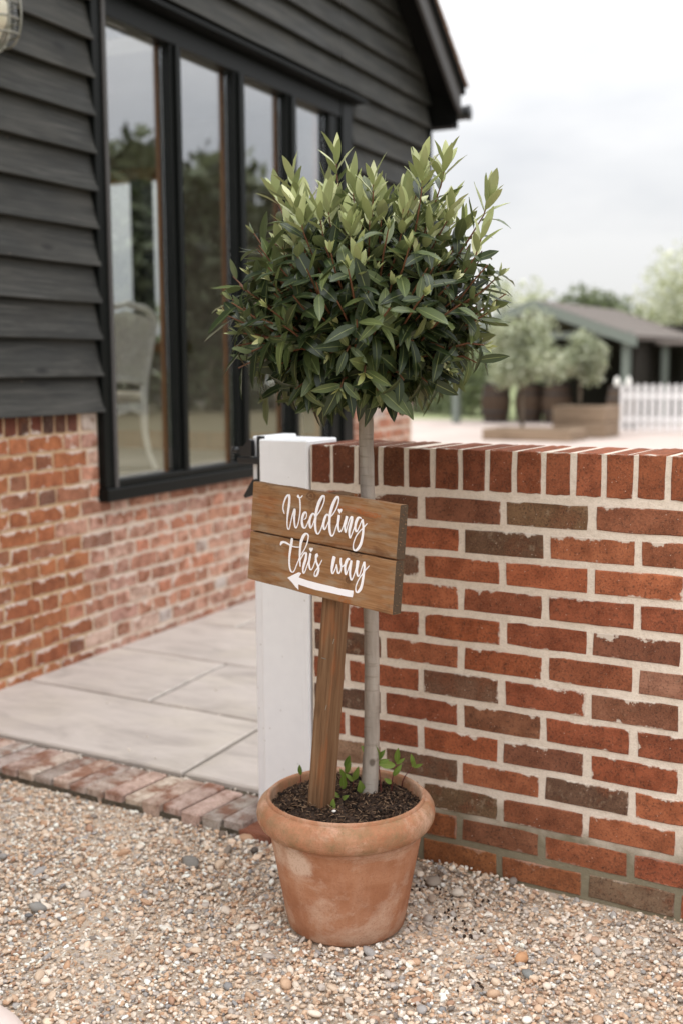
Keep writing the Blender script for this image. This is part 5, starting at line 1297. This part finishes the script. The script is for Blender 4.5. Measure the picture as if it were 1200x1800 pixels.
# timber shed with open front
M_green = paint('sage_green_paint', lin(112, 120, 112), .6, .1, .15, 20)
M_shedwall = wood('dark_shed_boards', [(.3, lin(40, 38, 34)), (.7, lin(62, 58, 52))], .5, 2, .85)
M_rooftile = paint('shed_roof_tiles', lin(116, 108, 102), .9, .2, .5, 12)
M_oldwood = wood('weathered_sleepers', [(.3, lin(110, 92, 74)), (.5, lin(142, 122, 102)), (.75, lin(170, 152, 132))], .4, 0, .85)
M_barrel = wood('barrel_staves', [(.3, lin(58, 46, 38)), (.6, lin(86, 70, 56)), (.8, lin(104, 88, 70))], .6, 2, .8)
SX0, SX1, SY0, SY1, SE, SA, SC = -10.22, -6.3, 21.6, 27.0, 1.82, 2.62, -8.3
shed = thing('shed', 'open fronted green timber shed with a low pitched tiled roof beyond the wall', 'shed', (SC, SY0, .02))
o_ = Vector((SC, SY0, .02))
def sb(x0, x1, y0, y1, z0, z1): return MB().box(x0 - o_.x, x1 - o_.x, y0 - o_.y, y1 - o_.y, z0 - o_.z, z1 - o_.z, ch=.008)
for x_ in (SX0, SX1): part('post', sb(x_ - .08, x_ + .08, SY0 - .08, SY0 + .08, .02, 2.0 if x_ == SX0 else 1.9), M_green, shed)
part('post', sb(SC - .06, SC + .06, SY0 - .06, SY0 + .06, 2.0, 2.45), M_green, shed)
part('tie_beam', sb(SX0 - .1, SX1 + .1, SY0 - .055, SY0 + .055, 1.88, 2.02), M_green, shed)
part('back_wall', sb(SX0, SX1, SY1 - .1, SY1, .02, 2.3), M_shedwall, shed)
part('side_wall', sb(SX1 - .04, SX1 + .04, SY0 + .6, SY1, .02, 1.8), M_shedwall, shed)
hw = 2.25; sl_ = (SA - SE) / hw
for s_ in (-1, 1):
    b = MB(); P_ = [(s_ * x_, y_ - o_.y, z_ + d - o_.z) for d in (0, .07) for x_, y_, z_ in ((0, SY0 - .25, SA), (hw, SY0 - .25, SE), (hw, SY1 + .2, SE), (0, SY1 + .2, SA))]
    f = [(0, 3, 2, 1), (4, 5, 6, 7), (0, 1, 5, 4), (1, 2, 6, 5), (2, 3, 7, 6), (3, 0, 4, 7)]
    b.add(P_, f if s_ > 0 else [q[::-1] for q in f]); rf = part('roof', b, M_rooftile, shed)
    # courses of tiles
    tb2 = MB()
    for i in range(11):
        x_ = hw * i / 11; P_ = [(s_ * xx, yy - o_.y, SA + .075 - sl_ * xx + e - o_.z) for e in (0, .025) for xx, yy in ((x_ + .02, SY0 - .24), (x_ + hw / 11 + .02, SY0 - .24), (x_ + hw / 11 + .02, SY1 + .19), (x_ + .02, SY1 + .19))]
        P_[5] = (P_[5][0], P_[5][1], P_[5][2] + .015); P_[6] = (P_[6][0], P_[6][1], P_[6][2] + .015)
        tb2.add(P_, f if s_ > 0 else [q[::-1] for q in f])
    part('tiles', tb2, M_rooftile, rf, kind='stuff')
    b = MB(); P_ = [(s_ * x_, y_ - o_.y, z_ - o_.z) for y_ in (SY0 - .30, SY0 - .262) for x_, z_ in ((0, SA - .13), (hw + .05, SE - .13 - .02), (hw + .05, SE + .07), (0, SA + .1))]
    q = [(0, 1, 2, 3), (7, 6, 5, 4)] + [(i, 4 + i, 4 + (i + 1) % 4, (i + 1) % 4) for i in range(4)]
    b.add(P_, q if s_ > 0 else [t_[::-1] for t_ in q]); part('bargeboard', b, M_green, shed)
# lean-to running off to the right of the shed
lt = thing('lean_to', 'long dark lean to shelter running right from the shed behind the picket fence', 'shelter', (-6.1, 24.6, .02))
part('roof', MB().box(0, 9, -1.6, 2.5, 1.72, 1.80), M_rooftile, lt); part('back_wall', MB().box(0, 9, 1.5, 1.6, 0, 1.715), M_shedwall, lt)
for x_ in (.1, 1.25, 3.4, 5.6, 7.8): part('post', MB().box(x_, x_ + .14, -1.45, -1.31, 0, 1.715), M_green, lt)

def barrel(loc, label, s_=1.0):
    t = thing('barrel', label, 'barrel', loc, rnd.uniform(0, 3), 'wooden barrels in the open shed')
    pr2 = [(.001, 0), (.27, 0), (.30, .15), (.335, .34), (.345, .45), (.335, .56), (.30, .75), (.27, .9), (.25, .9), (.25, .87), (.001, .87)]
    part('body', MB().lathe([(r * s_, z * s_) for r, z in pr2], 24), M_barrel, t, True)
    for z_, r in ((.06, .285), (.24, .322), (.66, .322), (.84, .285)):
        part('hoop', MB().lathe([((r + .0) * s_, (z_ - .025) * s_), ((r + .006) * s_, (z_ - .025) * s_), ((r + .006) * s_, (z_ + .025) * s_), (r * s_, (z_ + .025) * s_)], 24, close=True), M_iron, t, True)
barrel((-9.55, 22.3, .02), 'leftmost brown barrel in the shed, beside the green post')
barrel((-8.85, 22.6, .02), 'second brown barrel in the shed, partly behind the big olive tree')
barrel((-8.15, 22.5, .02), 'brown barrel in the shed behind the olive tree trunk')
barrel((-6.05, 20.6, .02), 'barrel used as a table behind the left end of the picket fence', .95)
for dx, nm in ((-.12, 'left'), (.12, 'right')):
    b = MB().lathe([(.001, 0), (.05, 0), (.055, .03), (.05, .14), (.025, .17), (.023, .2), (.001, .2)], 16)
    o = part('jar', b, M_white_chair, None, True, loc=(-6.05 + dx, 20.6, .875)); o['label'] = 'white jar standing on the barrel table, %s one of two' % nm; o['category'] = 'jar'; o['group'] = 'white jars on the barrel'

# picket fence along the patio
M_picket = paint('white_fence_paint', lin(232, 230, 230), .5, .04, .1, 20)
def picket_fence(x0, n, y, label, pitch=.145):
    t = thing('picket_fence', label, 'fence', (x0, y, .02)); rl = (n - 1) * pitch
    for z_ in (.22, .66): part('rail', MB().box(-.04, rl + .1, .02, .06, z_, z_ + .08), M_picket, t)
    b = MB(); pr2 = [(-.042, .04), (.042, .04), (.042, .86), (.03, .91), (0, .94), (-.03, .91), (-.042, .86)]; n_ = len(pr2)
    b.v = [(x_, y_, z_) for y_ in (0, .019) for x_, z_ in pr2]; b.f = [tuple(range(n_)), tuple(range(n_, 2 * n_))[::-1]] + [(i, i + n_, (i + 1) % n_ + n_, (i + 1) % n_) for i in range(n_)]
    me = b.mesh('picket', M_picket)
    for i in range(n): link('picket', me, t, loc=(i * pitch, 0, rnd.uniform(-.006, .006)))
    for x_ in (rl,): part('post', MB().box(x_ - .045, x_ + .045, .061, .15, 0, 1.0, ch=.006), M_picket, t)
    return t
picket_fence(-5.66, 26, 19.35, 'white picket fence on the patio in front of the shed, right of the olive trees')
picket_fence(6.5, 60, 31.0, 'long white picket fence mirrored faintly in the barn window')

# planters and olive trees
def planter(loc, w, d, rows, hgt, label, rot=0):
    t = thing('planter', label, 'planter', loc, rot)
    for r in range(rows):
        z0, z1 = r * hgt / rows + .004, (r + 1) * hgt / rows - .004
        for (x0, x1, y0, y1) in ((-w / 2, w / 2, -d / 2, -d / 2 + .1), (-w / 2, w / 2, d / 2 - .1, d / 2), (-w / 2, -w / 2 + .1, -d / 2 + .102, d / 2 - .102), (w / 2 - .1, w / 2, -d / 2 + .102, d / 2 - .102)):
            j = rnd.uniform(-.012, .012); part('sleeper', MB().box(x0 + j, x1 + j, y0, y1, z0, z1, ch=.012), M_oldwood, t)
    part('soil', MB().box(-w / 2 + .1, w / 2 - .1, -d / 2 + .1, d / 2 - .1, 0, hgt - .06), M_soil, t, kind='stuff')
planter((-6.35, 16.6, .02), 1.62, .9, 1, .2, 'low wide sleeper planter on the patio under the nearer olive tree')
planter((-5.85, 17.85, .02), .98, .9, 2, .56, 'tall two tier sleeper planter under the smaller olive tree')
bg_tree('olive_tree', 'larger silvery olive tree growing in the low sleeper planter', (-6.75, 17.0, .12), 2.12, .76, 6000, .05, 'olive', 31, .74, None, .032, 1.0, 24)
bg_tree('olive_tree', 'smaller olive tree standing in the tall two tier planter', (-5.98, 17.85, .5), 1.38, .48, 3800, .045, 'olive', 32, .5, None, .03, 1.1, 18)
# greenery behind
bg_tree('broadleaf_tree', 'dark green tree rising behind the shed roof', (-13.9, 42.0, 0), 4.75, 2.7, 7000, .13, 'mid', 33, 1.2, None, .16, 1, 22)
bg_tree('broadleaf_tree', 'lower green tree to the right behind the shed roof', (-10.6, 41.0, 0), 3.6, 2.2, 5000, .13, 'mid', 34, .6, None, .14, 1, 18)
bg_tree('willow_tree', 'pale feathery willow at the right edge beyond the lean to', (-6.2, 29.0, 0), 5.1, 2.1, 7000, .07, 'pale', 35, .9, None, .12, 1.2, 26)
bg_tree('young_tree', 'thin sparse young tree left of the shed roof ridge', (-15.2, 36.5, 0), 4.6, 1.3, 900, .11, 'pale', 36, 1.8, None, .06, 1, 14)
bg_tree('young_tree', 'faint leafy young tree rising just behind the bay tree crown', (-17.8, 37.5, 0), 3.4, 1.5, 1600, .11, 'mid', 46, .6, None, .06, 1, 14)
def hedge(label, pts, w, h, n, key, seed, size=.1, group=None):
    t = None; cl = []; r_ = random.Random(seed); P_ = [Vector(p) for p in pts]; c = P_[0]
    for a, b_ in zip(P_[:-1], P_[1:]):
        k = max(2, int((b_ - a).length / (w * .7)))
        for i in range(k):
            q = a.lerp(b_, (i + .5) / k) - c
            for zf in (.3, .72): cl.append(((q.x + r_.uniform(-.2, .2), q.y + r_.uniform(-.2, .2), h * zf * r_.uniform(.9, 1.12)), (w * .75, w * .75, h * .36)))
    t = thing('hedge', label, 'hedge', c); b = MB()
    for (q, r) in cl[::2]: b.tube([(q[0], q[1], -.05), (q[0] + .05, q[1], h * .5)], [.05, .02], 5)
    part('stems', b, M_trunk2, t, kind='stuff'); link('foliage', foliage(cl, n, size, FCOL[key], seed), t, kind='stuff')
hedge('green shrubs between the barn end and the shed, across the lawn', [(-17.5, 29.5, 0), (-11.4, 26.2, 0)], 1.1, 1.55, 6500, 'mid', 41)
hedge('dark field hedge along the horizon beyond the lawn', [(-70, 62, 0), (-30, 62, 0), (30, 66, 0)], 3.0, 3.2, 9000, 'dark', 42, .35)
hb = [tuple(Bw(-12.5, 3.5, 0)), tuple(Bw(-9.5, 8.8, 0)), tuple(Bw(-5.5, 12.5, 0))]
hedge('leafy garden hedge behind the barn, seen through its windows', hb, 1.2, 2.05, 9000, 'mid', 43, .09)
# trees on the far side of the yard, mirrored in the window
for i, (x_, y_, h, cr, n, nm) in enumerate([(13.4, 26.2, 7.9, 2.6, 9000, 'broad dark tree mirrored in the first window pane'), (10.9, 28.6, 8.3, 1.75, 5200, 'tall dark tree mirrored in the second window pane'), (9.2, 29.6, 6.9, .9, 1500, 'slender tree mirrored at the edge of the third pane'),
                                          (17.5, 23.0, 7.0, 2.8, 5000, 'rounded tree at the right end of the row across the yard')]):
    bg_tree('yard_tree', nm, (x_, y_, 0), h, cr, n, .26, 'dark', 50 + i, 1.6, 'trees across the yard', .2, 1, 24)
hedge('tall dark hedge in front of the trees across the yard', [(19, 24, 0), (4.5, 33, 0)], 1.5, 3.9, 15000, 'dark', 60, .2)
# far lawn strip either side of the patio
# pale rounded stone in the near left corner
mb = MB(); v_, f_ = ico(3)
mb.v = [(x_ * .19 * (1 + .02 * math.sin(5 * y_)), y_ * .16, z_ * .085) for x_, y_, z_ in v_.tolist()]; mb.f = [tuple(t_) for t_ in f_.tolist()]
o = part('stone', mb, paint('smooth_pale_stone', lin(228, 212, 204), .5, .03, .05, 20), None, True, loc=(-.46, -1.29, .03)); o['label'] = 'smooth pale pinkish stone poking into the bottom left corner'; o['category'] = 'stone'
